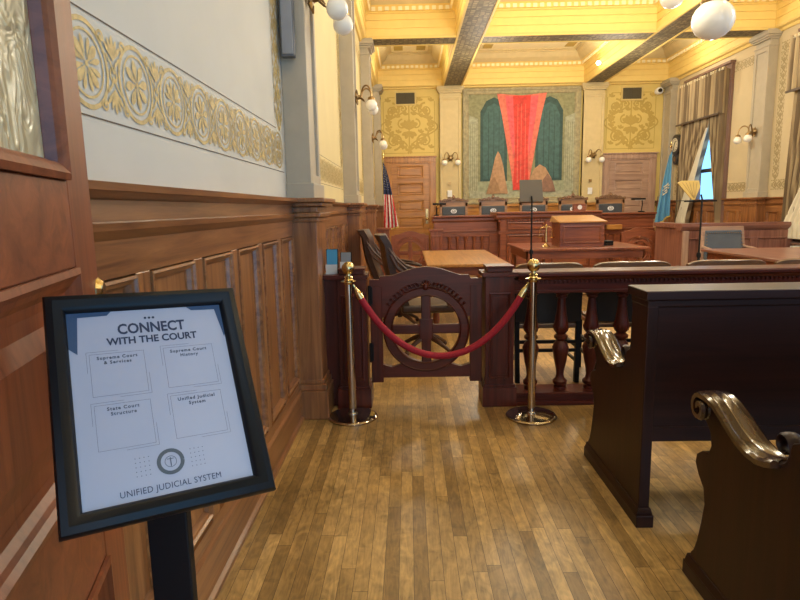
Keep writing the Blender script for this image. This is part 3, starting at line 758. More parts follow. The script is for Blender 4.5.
# ------------------------------------------------------------------ bar rail
def make_gate_parts(w, h, r, mat='mahog', th=.045, z_off=.20):
    """local: width x -w/2..w/2, plane y=0, z from 0 (floor)"""
    H = h; yb, yf = th/2, -th/2; hw = w/2; cz = .55; Ro = min(.307, hw-.078); Ri = Ro-.068
    def crest(x):
        a = abs(x)/hw
        if a > .80: return H-.085
        if a > .62: return H-.060
        return H-.060+.06*math.cos(a/.62*PI/2)**1.2
    def strip(m, lo, hi, N=60):
        xsn = [-hw+w*k/N for k in range(N+1)]
        for i in range(N):
            a, b = xsn[i], xsn[i+1]; z00, z01 = lo(a), lo(b); z10, z11 = hi(a), hi(b)
            m.add([(a, yf, z00), (b, yf, z01), (b, yf, z11), (a, yf, z10), (a, yb, z00), (b, yb, z01), (b, yb, z11), (a, yb, z10)],
                  [(0,1,2,3), (5,4,7,6), (0,4,5,1), (3,2,6,7)] + ([(0,3,7,4)] if i == 0 else []) + ([(1,5,6,2)] if i == N-1 else []))
        return m
    ze = cz+Ri+.005
    strip(MB(), lambda x: cz+max(.09, math.sqrt(max(0, (Ri+.008)**2-x*x))), crest).build('top_board', mat+'_x', r)
    zl = cz-Ri-.005
    strip(MB(), lambda x: (z_off-.035 if abs(x) > hw-.075 else z_off), lambda x: zl+.0 if abs(x) < hw*.3 else zl-.03*max(0, 1-abs(abs(x)/hw-.62)*4)).build('bottom_board', mat+'_x', r)
    m = MB()
    for s in (-1, 1): MB().box(s*hw, s*(hw-.085), yf-.004, yb+.004, z_off-.035, H-.13).build('gate_stile', mat+'_z', r, bevel=.004)
    m = MB(); m.box(-.034, .034, yf+.004, yb-.004, cz-Ri-.02, cz+Ri+.02); m.box(-.048, .048, yf+.002, yb-.002, cz-.075, cz+.075)
    m.build('centre_post', mat+'_z', r, bevel=.006)
    m = MB(); m.box(-Ri-.02, Ri+.02, yf+.006, yb-.006, cz-.034, cz+.034); m.build('cross_bar', mat+'_x', r, bevel=.006)
    prof = [(Ri, yf-.001), (Ri+.006, yf-.007), (Ri+.012, yf-.003), (Ro-.014, yf-.003), (Ro-.007, yf-.008), (Ro, yf-.001), (Ro, yb+.004), (Ri, yb+.004)]
    vs = []; fs = []; P_ = len(prof); NN = 64
    for k in range(NN):
        c, s = math.cos(2*PI*k/NN), math.sin(2*PI*k/NN)
        for rr, y in prof: vs.append((rr*c, y, cz+rr*s))
    for k in range(NN):
        for j in range(P_): fs.append((k*P_+j, k*P_+(j+1) % P_, ((k+1) % NN)*P_+(j+1) % P_, ((k+1) % NN)*P_+j))
    MB().add(vs, fs).build('gate_ring', mat+'_x', r)
    # carved rosette at the head of the ring with leaves running down both sides
    m = MB(); zc = cz+Ro+.0; m.ball((0, yf-.010, zc), .022, 10, 1.3)
    for k in range(7): a = PI*(k/6); m.tube([(0, yf-.008, zc), (.045*math.cos(a), yf-.012, zc+.045*math.sin(a))], [.012, .007], 6)
    for s in (-1, 1):
        for k in range(9):
            x = s*(.05+.026*k); zz = zc+.012-.0022*k-.0019*k*k
            m.tube([(x, yf-.003, zz-.008), (x+s*.012, yf-.007, zz+.010), (x+s*.026, yf-.003, zz+.006)], [.008, .010, .004], 5)
            if k < 7: m.tube([(x, yf-.003, zz-.020), (x+s*.018, yf-.006, zz-.018)], [.007, .004], 5)
    m.build('carved_crest', mat+'_x', r, smooth=True)
g = thing('swing_gate', 'dark mahogany swing gate with round cross-barred opening behind the red rope', 'gate', (.115, 4.06, 0))
make_gate_parts(.79, .995, g)
for z in (.33, .74):
    m = MB(); m.box(-.400, -.375, -.036, -.020, z, z+.12); m.lathe([(.011, 0), (.011, .14)], (-.395, -.036, z-.01), 10); m.build('hinge', 'black_metal', g)

def post(mb, x0, x1, y0, y1, top, base=.12):
    mb.box(x0, x1, y0, y1, 0, top-.03)
    mb.box(x0-.02, x1+.02, y0-.02, y1+.02, 0, base); mb.box(x0-.010, x1+.010, y0-.010, y1+.010, base, base+.02)
    mb.sweep_rect(x0+.025, x1-.025, base+.06, top-.14, [(0, .0), (0, .008), (.01, .010), (.018, -.004), (.018, .0005)], F=lambda u, v, h: (u, y0-h, v))
    mb.box(x0+.05, x1-.05, y0-.004, y0, base+.09, top-.17)
# right rail
r = thing('bar_rail', 'long dark mahogany balustrade rail with turned balusters right of the gate', 'railing', (.62, 4.06, 0))
m = MB(); post(m, .525, .725, 3.97, 4.17, .955, .14); m.build('end_post', 'mahog_z', r, bevel=.004, world=True)
m = MB(); m.box(.50, .75, 3.95, 4.19, .925, .955); m.box(.54, .715, 3.985, 4.155, .955, .985); m.box(.53, .725, 3.975, 4.165, .985, .998); m.build('post_cap', 'mahog_x', r, bevel=.004, world=True)
m = MB(); xe = XR-.12
m.prism([(3.945, .925), (3.945, .945), (3.955, .955), (4.175, .955), (4.185, .945), (4.185, .925), (4.165, .915), (4.155, .895), (3.975, .895), (3.965, .915)], 'x', .75, xe)
m.box(.725, xe, 3.985, 4.145, .815, .90); m.box(.725, xe, 3.97, 4.16, .805, .825)
for k in range(int((xe-.75)/.03)): m.box(.76+.03*k, .776+.03*k, 3.972, 3.99, .875, .893)
m.build('handrail', 'mahog_x', r, bevel=.003, world=True)
m = MB(); m.box(.725, xe, 3.985, 4.145, 0, .075); m.box(.725, xe, 3.965, 4.165, .075, .095); m.box(.725, xe, 3.96, 4.17, 0, .03); m.build('base_rail', 'mahog_x', r, bevel=.003, world=True)
bprof = [(.040, .095), (.040, .115), (.030, .12), (.046, .135), (.048, .155), (.030, .175), (.024, .20), (.028, .24), (.040, .30), (.050, .37), (.052, .40), (.044, .43), (.026, .452), (.044, .468), (.046, .485), (.028, .50),
         (.040, .515), (.050, .54), (.050, .56), (.042, .59), (.032, .66), (.026, .73), (.024, .755), (.036, .765), (.036, .780), (.048, .790), (.048, .806)]
bx0 = .862; nb = int((xe-bx0)/.2135)
bm0 = None
for k in range(nb):
    if bm0 is None:
        bprof = [(r_*1.08, z_) for r_, z_ in bprof]; mm = MB(); mm.lathe(bprof, (0, 0, 0), 18)
        for q in range(12):
            a = q*PI/6; mm.tube([(.046*math.cos(a), .046*math.sin(a), .36), (.053*math.cos(a), .053*math.sin(a), .40), (.038*math.cos(a), .038*math.sin(a), .435)], [.003, .007, .003], 5)
            mm.tube([(.046*math.cos(a), .046*math.sin(a), .52), (.052*math.cos(a), .052*math.sin(a), .55), (.040*math.cos(a), .040*math.sin(a), .59)], [.003, .007, .003], 5)
        bm0 = mm.build('baluster', 'mahog_z', r, smooth=True); bm0.location = (bx0-.62, .005, 0)
    else:
        c = bm0.copy(); COL.objects.link(c); c.parent = r; c.location = (bx0+.2135*k-.62, .005, 0)
# left rail stub
r = thing('gate_post', 'dark mahogany gate post and short solid rail against the left wall', 'post', (-.45, 4.06, 0))
m = MB(); post(m, -.50, -.30, 3.97, 4.17, .955, .14); m.build('post', 'mahog_z', r, bevel=.004, world=True)
m = MB(); m.box(XL+.04, -.288, 3.955, 4.19, .925, .955); m.box(-.485, -.315, 3.985, 4.155, .955, .985); m.box(-.495, -.305, 3.975, 4.165, .985, .998); m.build('post_cap', 'mahog_x', r, bevel=.004, world=True)
m = MB(); m.box(XL+.04, -.50, 4.02, 4.16, 0, .925); m.build('side_panel', 'mahog_z', r, bevel=.004, world=True)
# brochures on the ledge
for (xa, w, mt, lab, dy) in ((-.541, .036, 'brochure_blue', 'blue brochure in upright clear holder on the rail ledge at left wall', 0), (-.445, .034, 'brochure_grey', 'grey brochure in upright holder beside the blue one on the ledge', .02)):
    t = thing('brochure_holder', lab, 'brochure', (xa, 4.07, .998 if xa > -.5 else .955))
    zb = .998 if xa > -.5 else .955
    h = 1.125-zb if xa < -.5 else 1.10-zb
    MB().add([(xa-w, 4.05+dy, zb), (xa+w, 4.05+dy, zb), (xa+w, 4.08+dy, zb+h), (xa-w, 4.08+dy, zb+h), (xa-w, 4.06+dy, zb), (xa+w, 4.06+dy, zb), (xa+w, 4.09+dy, zb+h), (xa-w, 4.09+dy, zb+h)],
             [(0,1,2,3), (5,4,7,6), (0,4,5,1), (1,5,6,2), (2,6,7,3), (3,7,4,0)]).build('brochure', mt, t, world=True)
    MB().box(xa-w-.004, xa+w+.004, 4.03+dy, 4.042+dy, zb, zb+h*.4).build('holder_front', 'frosted', t, world=True)
    MB().box(xa-w-.006, xa+w+.006, 4.088+dy, 4.096+dy, zb, zb+h*1.02).build('holder_back', 'black_metal', t, world=True)

# ------------------------------------------------------------------ stanchions and rope
def stanchion(x, y, lab, old=None):
    if old: return dup(old, (x, y, 0), 0, lab)
    t = thing('stanchion', lab, 'stanchion', (x, y, 0), group='brass rope stanchions')
    MB().lathe([(.163, 0), (.168, .004), (.168, .012), (.162, .018), (.15, .020), (.05, .026), (.034, .028), (.032, .036), (.026, .042)], (0,0,0), 48).build('base', 'chrome_brass', t, smooth=True)
    MB().lathe([(.0255, .038), (.0255, .93)], (0,0,0), 24).build('pole', 'chrome_brass', t, smooth=True)
    MB().lathe([(.027, .915), (.030, .925), (.052, .932), (.052, .938), (.030, .944), (.022, .955), (.030, .962), (.018, .972), (.016, .985), (.020, .990)], (0,0,0), 24).build('collar', 'brass', t, smooth=True)
    MB().ball((0, 0, 1.022), .043, 24).build('finial', 'brass', t, smooth=True)
    return t
A = (-.398, 3.775); B = (.805, 3.745)
s0 = stanchion(A[0], A[1], 'brass stanchion with ball top left of the gate, by the left wall')
stanchion(B[0], B[1], 'brass stanchion with ball top right of the gate, before the balusters', s0)
t = thing('velvet_rope', 'red velvet rope sagging between the two brass stanchions', 'rope', (A[0]+.05, A[1], .91))
a0 = Vector((A[0]+.03, A[1], .912)); b0 = Vector((B[0]-.03, B[1], .912))
def cat(tt): 
    p = a0.lerp(b0, tt); s = (tt-.5)*2; k = 1.55
    p.z -= .485*(math.cosh(k)-math.cosh(k*s))/(math.cosh(k)-1); return p
pts = [cat(.036+.928*k/40) for k in range(41)]
MB().tube(pts, .0225, 14).build('rope', 'velvet', t, smooth=True, world=True)
for s in (0, 1):
    q = lambda v: cat(v*.6 if s == 0 else 1-v*.6)
    m = MB(); m.tube([q(.022), q(.035), q(.05), q(.072)], [.012, .020, .024, .0255], 14); m.tube([q(0), q(.012), q(.024)], [.006, .007, .009], 8)
    m.ball(q(.02), .013, 8); m.build('rope_end', 'brass', t, smooth=True, world=True)

# ------------------------------------------------------------------ sign on a post in the foreground
import numpy as np
c4 = [Vector(p) for p in ((-.554, .866, 1.277), (-.309, 1.022, 1.266), (-.215, .834, .976), (-.459, .678, .988))]
KS = .862; EYE = Vector((0, 0, 1.4)); c4 = [EYE+(p-EYE)*KS for p in c4]   # a letter-size frame
cen = sum(c4, Vector())/4
X_ = ((c4[1]-c4[0])+(c4[2]-c4[3])).normalized(); Y_ = ((c4[0]-c4[3])+(c4[1]-c4[2])); Y_ = (Y_-X_*Y_.dot(X_)).normalized(); Z_ = X_.cross(Y_)
SM = Matrix(((X_.x, Y_.x, Z_.x, cen.x), (X_.y, Y_.y, Z_.y, cen.y), (X_.z, Y_.z, Z_.z, cen.z), (0,0,0,1))) @ Matrix.Scale(KS, 4)
SW, SH = .290, .358; hw, hh = SW/2, SH/2
post_xy = (-.339, .745)
t = thing('sign_stand', 'black framed court information sign on a slim black post in the left foreground', 'sign', (post_xy[0], post_xy[1], 0))
m = MB(); m.sweep_rect(-hw, hw, -hh, hh, [(0, -.012), (0, .0), (.003, .006), (.012, .010), (.022, .006), (.029, -.004), (.029, -.010)]); m.add([(-hw, -hh, -.012), (hw, -hh, -.012), (hw, hh, -.012), (-hw, hh, -.012)], [(0,1,2,3)])
m.xf(SM).build('sign_frame', 'black_frame', t, smooth=True, world=True)
iw, ih = hw-.027, hh-.027
m = MB(); m.box(-iw, iw, -ih, ih, -.010, -.006)
paper = m.xf(SM).build('sign_sheet', 'paper', t, world=True)
def text_polys(s, size, bold=0, sp=1.0):
    cu = bpy.data.curves.new('lettering', 'FONT'); cu.body = s; cu.size = size; cu.offset = bold; cu.align_x = 'CENTER'; cu.align_y = 'CENTER'; cu.space_character = sp; cu.resolution_u = 3
    ob = bpy.data.objects.new('lettering', cu); COL.objects.link(ob); bpy.context.view_layer.update()
    me = bpy.data.meshes.new_from_object(ob.evaluated_get(bpy.context.evaluated_depsgraph_get()))
    vs = [v.co.copy() for v in me.vertices]; fs = [tuple(p.vertices) for p in me.polygons]
    bpy.data.objects.remove(ob); bpy.data.curves.remove(cu); bpy.data.meshes.remove(me); return vs, fs
HZ = -.0054
def put_text(mb, s, size, x, y, bold=0, wid=None, sp=1.0):
    vs, fs = text_polys(s, size, bold, sp)
    cur = max(v.x for v in vs)-min(v.x for v in vs); k = (wid/cur) if wid else 1
    mb.add([(x+v.x*k, y+v.y, HZ) for v in vs], fs)
mt = MB()
put_text(mt, 'CONNECT', .0245, .003, .1165, .0007, .101)
put_text(mt, 'WITH THE COURT', .0165, .003, .0965, .0005, .135)
for k in (-1, 0, 1):
    mt.add([(.001+.006*k+.0021*math.cos(a), .1345+.0021*math.sin(a), HZ) for a in [2*PI*i/12 for i in range(12)]], [tuple(range(12))])
mt.xf(SM).build('sign_heading', 'ink', t, world=True)
mt = MB(); put_text(mt, 'UNIFIED JUDICIAL SYSTEM', .0125, .0, -.1385, .0, .138, 1.06)
mt.xf(SM).build('sign_footer', 'ink', t, world=True)
mt = MB()
boxes = [(-.052, .044, 'Supreme Court', '& Services'), (.053, .044, 'Supreme Court', 'History'), (-.052, -.038, 'State Court', 'Structure'), (.053, -.038, 'Unified Judicial', 'System')]
def line(mb, p, q, w=.00035):
    P = Pat(); P.ribbon([p, q], w); 
    for pts, l in P.p: mb.add([(u, v, HZ) for u, v in pts], [tuple(range(len(pts)))])
for (x, y, l1, l2) in boxes:
    put_text(mt, l1, .0072, x, y+.027, .00022, None, 1.25); put_text(mt, l2, .0072, x, y+.0190, .00022, None, 1.25)
    a, b, c, d = x-.038, x+.038, y-.034, y+.034
    for p, q in (((a, c), (b, c)), ((b, c), (b, d)), ((b, d), (a, d)), ((a, d), (a, c)), ((a-.004, d+.004), (a+.04, d+.004)), ((a-.004, d+.004), (a-.004, d-.03)), ((b+.004, c-.004), (b-.04, c-.004)), ((b+.004, c-.004), (b+.004, c+.03))): line(mt, p, q)
for sx in (-1, 1):
    for i in range(4):
        for j in range(5):
            u, v = sx*.038+.002+(i-1.5)*.006, -.104+(j-2)*.0065; mt.add([(u-.0006, v-.0006, HZ), (u+.0006, v-.0006, HZ), (u+.0006, v+.0006, HZ), (u-.0006, v+.0006, HZ)], [(0,1,2,3)])
mt.xf(SM).build('sign_captions', 'ink_grey', t, world=True)
P = Pat(); P.ring(.002, -.104, .0165, .0055, n=36)
mt = MB(); 
for pts, l in P.p: mt.add([(u, v, HZ) for u, v in pts], [tuple(range(len(pts)))])
mt.xf(SM).build('seal', 'seal_grey', t, world=True)
P = Pat(); P.ring(.002, -.104, .008, .0008, n=24); P.ribbon([(.002, -.111), (.002, -.098)], .0015); P.ribbon([(-.003, -.100), (.007, -.100)], .001)
mt = MB()
for pts, l in P.p: mt.add([(u, v, HZ) for u, v in pts], [tuple(range(len(pts)))])
mt.xf(SM).build('seal_mark', 'ink_grey', t, world=True)
for pts in ([(-iw, ih), (-iw+.066, ih), (-iw+.058, ih-.009), (-iw+.017, ih-.010), (-iw+.013, ih-.072), (-iw, ih-.060)], [(iw, ih), (iw-.060, ih), (iw-.050, ih-.009), (iw-.012, ih-.010), (iw-.004, ih-.062), (iw, ih-.055)]):
    MB().add([(u, v, HZ) for u, v in pts], [tuple(range(len(pts)))]).xf(SM).build('corner_wedge', 'ink_blue', t, world=True)
m = MB(); px, py = post_xy
m.box(px-.028, px+.028, py-.009, py+.009, .012, 1.09); m.build('post', 'black_metal', t, bevel=.002, world=True)
m = MB(); m.box(px-.032, px+.032, py-.002, py+.013, 1.03, 1.10); m.build('tilt_bracket', 'black_metal', t, bevel=.003, world=True)
m = MB(); m.box(px-.16, px+.16, py-.13, py+.13, 0, .012); m.build('base_plate', 'black_metal', t, bevel=.003, world=True)

# ------------------------------------------------------------------ open door leaf at the left
r = sroot('door_1', (-.600, 1.06, 0)); ang = math.radians(14.5)
dv = Vector((math.sin(ang), -math.cos(ang), 0)); nv = Vector((math.cos(ang), math.sin(ang), 0))   # nv = face towards the room
DM = Matrix(((dv.x, nv.x, 0, -.600), (dv.y, nv.y, 0, 1.06), (0, 0, 1, 0), (0,0,0,1)))
def dbuild(mb, name, mat, bev=.003, par=None, sm=False): return mb.xf(DM).build(name, mat, par or r, bevel=bev, world=True, smooth=sm)
W_ = .92; th = .022
m = MB(); m.box(0, .128, -th, th, .01, 2.35); m.box(W_-.128, W_, -th, th, .01, 2.35); dbuild(m, 'door_stile', 'doorw_z')
m = MB()
for (a, b) in ((.01, .30), (.80, .985), (1.315, 1.455), (2.2, 2.35)): m.box(.128, W_-.128, -th, th, a, b)
dbuild(m, 'door_rail', 'doorw_x')
for (a, b) in ((.30, .80), (.985, 1.315)):
    m = MB(); m.box(.128, W_-.128, -.010, .010, a, b)
    for sg in (1, -1):
        m.sweep_rect(.128, W_-.128, a, b, [(0, th), (.0, th+.007), (.010, th+.009), (.018, th+.002), (.026, th-.002), (.036, .012), (.050, .0105)], F=lambda u, v, h: (u, sg*h, v))
        m.sweep_rect(.20, W_-.20, a+.072, b-.072, [(0, .010), (.03, .019), (.03, .019)], F=lambda u, v, h: (u, sg*h, v)); m.box(.229, W_-.229, sg*.010, sg*.019, a+.101, b-.101)
    dbuild(m, 'door_panel', 'doorw_z', 0)
m = MB()
for sg in (1, -1): m.sweep_rect(.128, W_-.128, 1.455, 2.2, [(0, th), (0, th+.008), (.010, th+.011), (.020, th+.004), (.026, th-.002), (.030, .008), (.032, .004), (.032, -.0)], F=lambda u, v, h: (u, sg*h, v))
dbuild(m, 'glazing_bead', 'doorw_x', 0)
m = MB(); m.box(.158, W_-.158, -.003, .003, 1.486, 2.17); dbuild(m, 'pane', 'textured_glass', 0)
m = MB(); m.box(-.006, .0, -.012, .012, 1.19, 1.30); m.lathe([(.012, 0), (.013, .02), (.022, .032), (.024, .044), (.014, .054)], (.005, -th, 1.262), 14, 'y')
m.box(-.030, -.006, -.008, .008, 1.240, 1.264); dbuild(m, 'latch', 'brass', .002)

# ------------------------------------------------------------------ pews
def pew_profile():
    """end panel outline in (y,z); y measured from the back edge (0) forwards"""
    o = [(0, .06), (.72, .06), (.718, .10), (.70, .12), (.68, .17), (.66, .25), (.645, .33), (.66, .385), (.70, .42), (.725, .455), (.72, .49), (.685, .515), (.64, .525), (.625, .56), (.635, .60),
         (.66, .625), (.69, .64), (.715, .665), (.71, .695), (.68, .715), (.64, .728), (.60, .725), (.55, .705), (.50, .68), (.44, .655), (.38, .64), (.33, .635), (.28, .645), (.24, .67), (.225, .705), (.215, .74), (.175, .76), (.17, .98), (0, .98)]
    return o
def make_pew(x0, x1, label):
    r = thing('pew', label, 'bench', group='dark wooden pews')
    L = x1-x0; ex = .047
    for (a, nm) in ((0, 0), (L-ex, 1)):
        m = MB(); prof = pew_profile()
        m.prism([(y, z) for y, z in prof], 'x', a, a+ex)
        e = m.build('end_panel', 'pew_z', r, bevel=.004)
        m = MB(); m.box(a-.014, a+ex+.014, -.02, .745, 0, .055); m.prism([(a-.014, .055), (a+ex+.014, .055), (a+ex+.004, .085), (a-.004, .085)], 'y', -.010, .735)
        m.build('end_plinth', 'pew_y', e, bevel=.003)
        # fluted arm: ribbon swept over the outline, with scrolls at both ends
        path = []
        for k in range(15):
            an = PI*1.5-(1-k/14)*2.6*PI-.0; rr = .012+.030*(k/14); path.append((.672+rr*math.cos(-an-.0)*1.0, .672+rr*math.sin(-an)))
        path = []
        for k in range(18):          # front curl, winding outwards, ends heading back over the top
            t_ = k/17; an = -PI*2.6+PI*2.6*t_*1.0+PI/2; rr = .010+.040*t_; path.append((.678+rr*math.cos(an), .680+rr*math.sin(an)))
        path += [(.63, .731), (.58, .722), (.53, .700), (.48, .675), (.43, .654), (.38, .642), (.33, .640), (.285, .650)]
        path += [(.255, .662)]
        cv = [Vector((a+ex/2, .262+.052*(1-.70*k/20)*math.cos(PI*(.52-2.3*k/20-1)), .712+.052*(1-.70*k/20)*math.sin(PI*(.52-2.3*k/20-1)))) for k in range(21)]
        MB().tube(cv, [.030-.016*k/20 for k in range(21)], 8, .35).build('rear_scroll', 'pew_z', e, smooth=True)
        # catmull-ish sampling
        pv = [Vector((0, p[0], p[1])) for p in path]
        th_ = .016; wdt = .105; a0 = a+ex/2-wdt/2
        flt = [(0, 0), (.10, .5), (.22, .15), (.36, .8), (.5, .45), (.64, .8), (.78, .15), (.90, .5), (1, 0)]
        m = MB(); vs = []; fs = []; n = len(pv); K = len(flt)
        for i, p in enumerate(pv):
            d = (pv[min(i+1, n-1)]-pv[max(i-1, 0)]).normalized(); nn = Vector((0, d.z, -d.y))
            if nn.z < 0 and 18 <= i <= 26: nn = -nn
            nn = Vector((0, d.z, -d.y))
            for f, hgt in flt: q = p+nn*(th_*.3+.013*hgt); vs.append((a0+wdt*f, q.y, q.z))
            for f in (1, 0): q = p-nn*th_*.7; vs.append((a0+wdt*f, q.y, q.z))
        M_ = K+2
        for i in range(n-1):
            for k in range(M_): fs.append((i*M_+k, i*M_+(k+1) % M_, (i+1)*M_+(k+1) % M_, (i+1)*M_+k))
        fs.append(tuple(range(M_))[::-1]); fs.append(tuple(range((n-1)*M_, n*M_)))
        m.add(vs, fs); m.build('scroll_arm', 'pew_arm', e, smooth=True)
    m = MB(); m.box(ex, L-ex, .015, .045, .39, .985); m.box(ex, L-ex, .008, .055, .385, .45); m.build('back_panel', 'pew_x', r, bevel=.003)
    m = MB(); m.box(-.012, L+.012, -.015, .20, 1.005, 1.045); m.box(0, L, 0, .185, .975, 1.005); m.build('top_rail', 'pew_x', r, bevel=.005)
    m = MB(); m.box(ex, L-ex, .045, .56, .43, .46); m.box(ex, L-ex, .52, .56, .37, .43); m.build('seat', 'pew_x', r, bevel=.005)
    m = MB(); m.add([(ex, .06, .46), (L-ex, .06, .46), (L-ex, .15, .975), (ex, .15, .975), (ex, .14, .46), (L-ex, .14, .46), (L-ex, .185, .975), (ex, .185, .975)],
                    [(0,1,2,3), (5,4,7,6), (0,4,5,1), (1,5,6,2), (2,6,7,3), (3,7,4,0)]); m.build('seat_back', 'pew_x', r)
    return r
wood('pew_arm', (.03, .013, .007), (.08, .038, .018), 'y', .16, coat=.8)
p0 = make_pew(1.0, 5.2, 'dark wooden pew with scrolled arm, directly behind the balustrade'); p0.location = (.988, 2.385, 0)
dup(p0, (1.046, 1.315, 0), 0, 'dark wooden pew with scrolled arm, nearest one at lower right corner')
# ------------------------------------------------------------------ chairs right behind the rail
def make_bar_chair(label):
    """faces +y; back towards the camera"""
    r = thing('courtroom_chair', label, 'chair', group='chairs lined up behind the bar rail')
    w = .26
    # curved back: arc bowed away from the sitter, i.e. towards -y
    def arc(x): return -.06*math.cos(x/w*PI/2)
    n = 18; m = MB(); xs_ = [-w+2*w*k/n for k in range(n+1)]
    vs = []; fs = []
    for x in xs_:
        y = arc(x); e = .03*(abs(x)/w)**6
        vs += [(x, y-.018, .885), (x, y+.022, .885), (x, y+.022, .962-e), (x, y+.004, .968-e), (x, y-.018, .962-e)]
    for i in range(n):
        for j in range(5): fs.append((i*5+j, i*5+(j+1) % 5, (i+1)*5+(j+1) % 5, (i+1)*5+j))
    fs += [(0,1,2,3,4), tuple(range(n*5, n*5+5))[::-1]]
    m.add(vs, fs); m.build('crest_rail', 'chair_wood', r, bevel=.004)
    m = MB(); vs = []; fs = []
    for x in xs_:
        y = arc(x); vs += [(x*.97, y-.014, .50), (x*.97, y+.02, .50), (x*.97, y+.02, .886), (x*.97, y-.014, .886)]
    for i in range(n):
        for j in range(4): fs.append((i*4+j, i*4+(j+1) % 4, (i+1)*4+(j+1) % 4, (i+1)*4+j))
    fs += [(0,1,2,3), tuple(range(n*4, n*4+4))[::-1]]
    m.add(vs, fs); m.build('backrest', 'black_leather', r)
    m = MB(); m.box(-.25, .25, .0, .46, .44, .475); m.box(-.235, .235, .02, .44, .475, .50); m.build('seat', 'chair_wood', r, bevel=.01)
    for sx in (-1, 1):
        m = MB(); m.add([(sx*.235-.018, -.02, 0), (sx*.235+.018, -.02, 0), (sx*.235+.018, .02, 0), (sx*.235-.018, .02, 0), (sx*.25-.018, .0, .90), (sx*.25+.018, .0, .90), (sx*.25+.018, .03, .90), (sx*.25-.018, .03, .90)],
                         [(0,3,2,1), (4,5,6,7), (0,1,5,4), (1,2,6,5), (2,3,7,6), (3,0,4,7)]); m.build('leg', 'black_metal', r)
        m = MB(); m.box(sx*.235-.018, sx*.235+.018, .42, .455, 0, .44); m.build('leg', 'black_metal', r)
        m = MB(); m.box(sx*.235-.01, sx*.235+.01, .02, .42, .16, .18); m.box(sx*.235-.01, sx*.235+.01, .02, .42, .28, .30); m.build('side_stretcher', 'black_metal', r)
        m = MB(); m.tube([(sx*.25, .0, .70), (sx*.275, .14, .69), (sx*.275, .30, .67), (sx*.26, .38, .62), (sx*.25, .40, .50)], [.014, .018, .020, .016, .014], 8); m.build('armrest', 'chair_wood', r, smooth=True)
    m = MB(); m.box(-.22, .22, -.012, .012, .25, .275); m.box(-.22, .22, -.012, .012, .32, .345); m.box(-.22, .22, .43, .45, .22, .245); m.build('stretcher', 'black_metal', r)
    return r
wood('chair_wood', (.06, .028, .012), (.20, .10, .045), 'x', .3)
c0 = make_bar_chair('wooden chair with black back and rounded top behind rail, right beside the right stanchion'); c0.location = (1.09, 4.52, 0)
dup(c0, (1.735, 4.52, 0), 0, 'black backed wooden chair behind rail, second from the gate, above first three balusters').scale = (1.13, 1, 1)
dup(c0, (2.46, 4.52, 0), 0, 'black backed wooden chair behind rail, third from the gate, below right music stand').scale = (1.15, 1, 1)
dup(c0, (3.13, 4.52, 0), 0, 'black backed wooden chair behind rail at the right edge of the photo').scale = (1.12, 1, 1)

# ------------------------------------------------------------------ counsel tables
def table(name, lab, x0, x1, y0, y1, z, w, apron=.10, shelf=False):
    t = thing(name, lab, 'table', ((x0+x1)/2, (y0+y1)/2, 0))
    m = MB(); m.box(x0, x1, y0, y1, z-.035, z); m.build('tabletop', w+'_y', t, bevel=.008, world=True)
    m = MB(); e = .06
    for (a, b, c, d) in ((x0+e, x1-e, y0+e, y0+e+.025), (x0+e, x1-e, y1-e-.025, y1-e), (x0+e, x0+e+.025, y0+e, y1-e), (x1-e-.025, x1-e, y0+e, y1-e)): m.box(a, b, c, d, z-.035-apron, z-.035)
    m.build('apron', 'bench_x', t, bevel=.003, world=True)
    for (a, b) in ((x0+e, y0+e), (x1-e-.09, y0+e), (x0+e, y1-e-.09), (x1-e-.09, y1-e-.09)):
        cx, cy_ = a+.045, b+.045
        m = MB(); m.box(a+.004, a+.086, b+.004, b+.086, z-.16, z-.036); m.lathe([(.025, 0), (.035, .02), (.028, .05), (.040, .14), (.030, .30), (.042, .52), (.036, z-.17), (.045, z-.155)], (cx, cy_, 0), 14); m.build('leg', 'bench_z', t, smooth=True, world=True)
    return t
table('counsel_table', 'oak topped counsel table left of centre behind the swing gate', .20, 1.13, 6.45, 8.65, .775, 'honey')
table('counsel_table', 'dark reddish counsel table at far right before the panelled jury box', 4.02, 5.35, 5.7, 8.05, .775, 'jury')
table('clerk_table', 'wide reddish clerk table before the judges bench carrying the wooden lectern box', 1.62, 3.42, 8.25, 9.65, .80, 'bench', .12)
# lectern box on the clerk table
t = thing('tabletop_lectern', 'wooden box lectern with panelled front standing on the clerk table', 'lectern', (2.53, 8.75, .80))
m = MB(); m.box(2.20, 2.84, 8.50, 8.98, .80, 1.15); m.sweep_rect(2.24, 2.80, .85, 1.11, [(0, 0), (0, .012), (.02, .014), (.03, .002), (.03, .001)], F=lambda u, v, h: (u, 8.50-h, v)); m.build('lectern_body', 'bench_x', t, bevel=.004, world=True)
m = MB(); m.add([(2.17, 8.46, 1.15), (2.87, 8.46, 1.15), (2.87, 9.02, 1.15), (2.17, 9.02, 1.15), (2.17, 8.46, 1.17), (2.87, 8.46, 1.17), (2.82, 9.02, 1.25), (2.20, 9.02, 1.25)], [(0,3,2,1), (4,5,6,7), (0,1,5,4), (1,2,6,5), (2,3,7,6), (3,0,4,7)])
m.build('sloping_top', 'honey_x', t, bevel=.004, world=True)
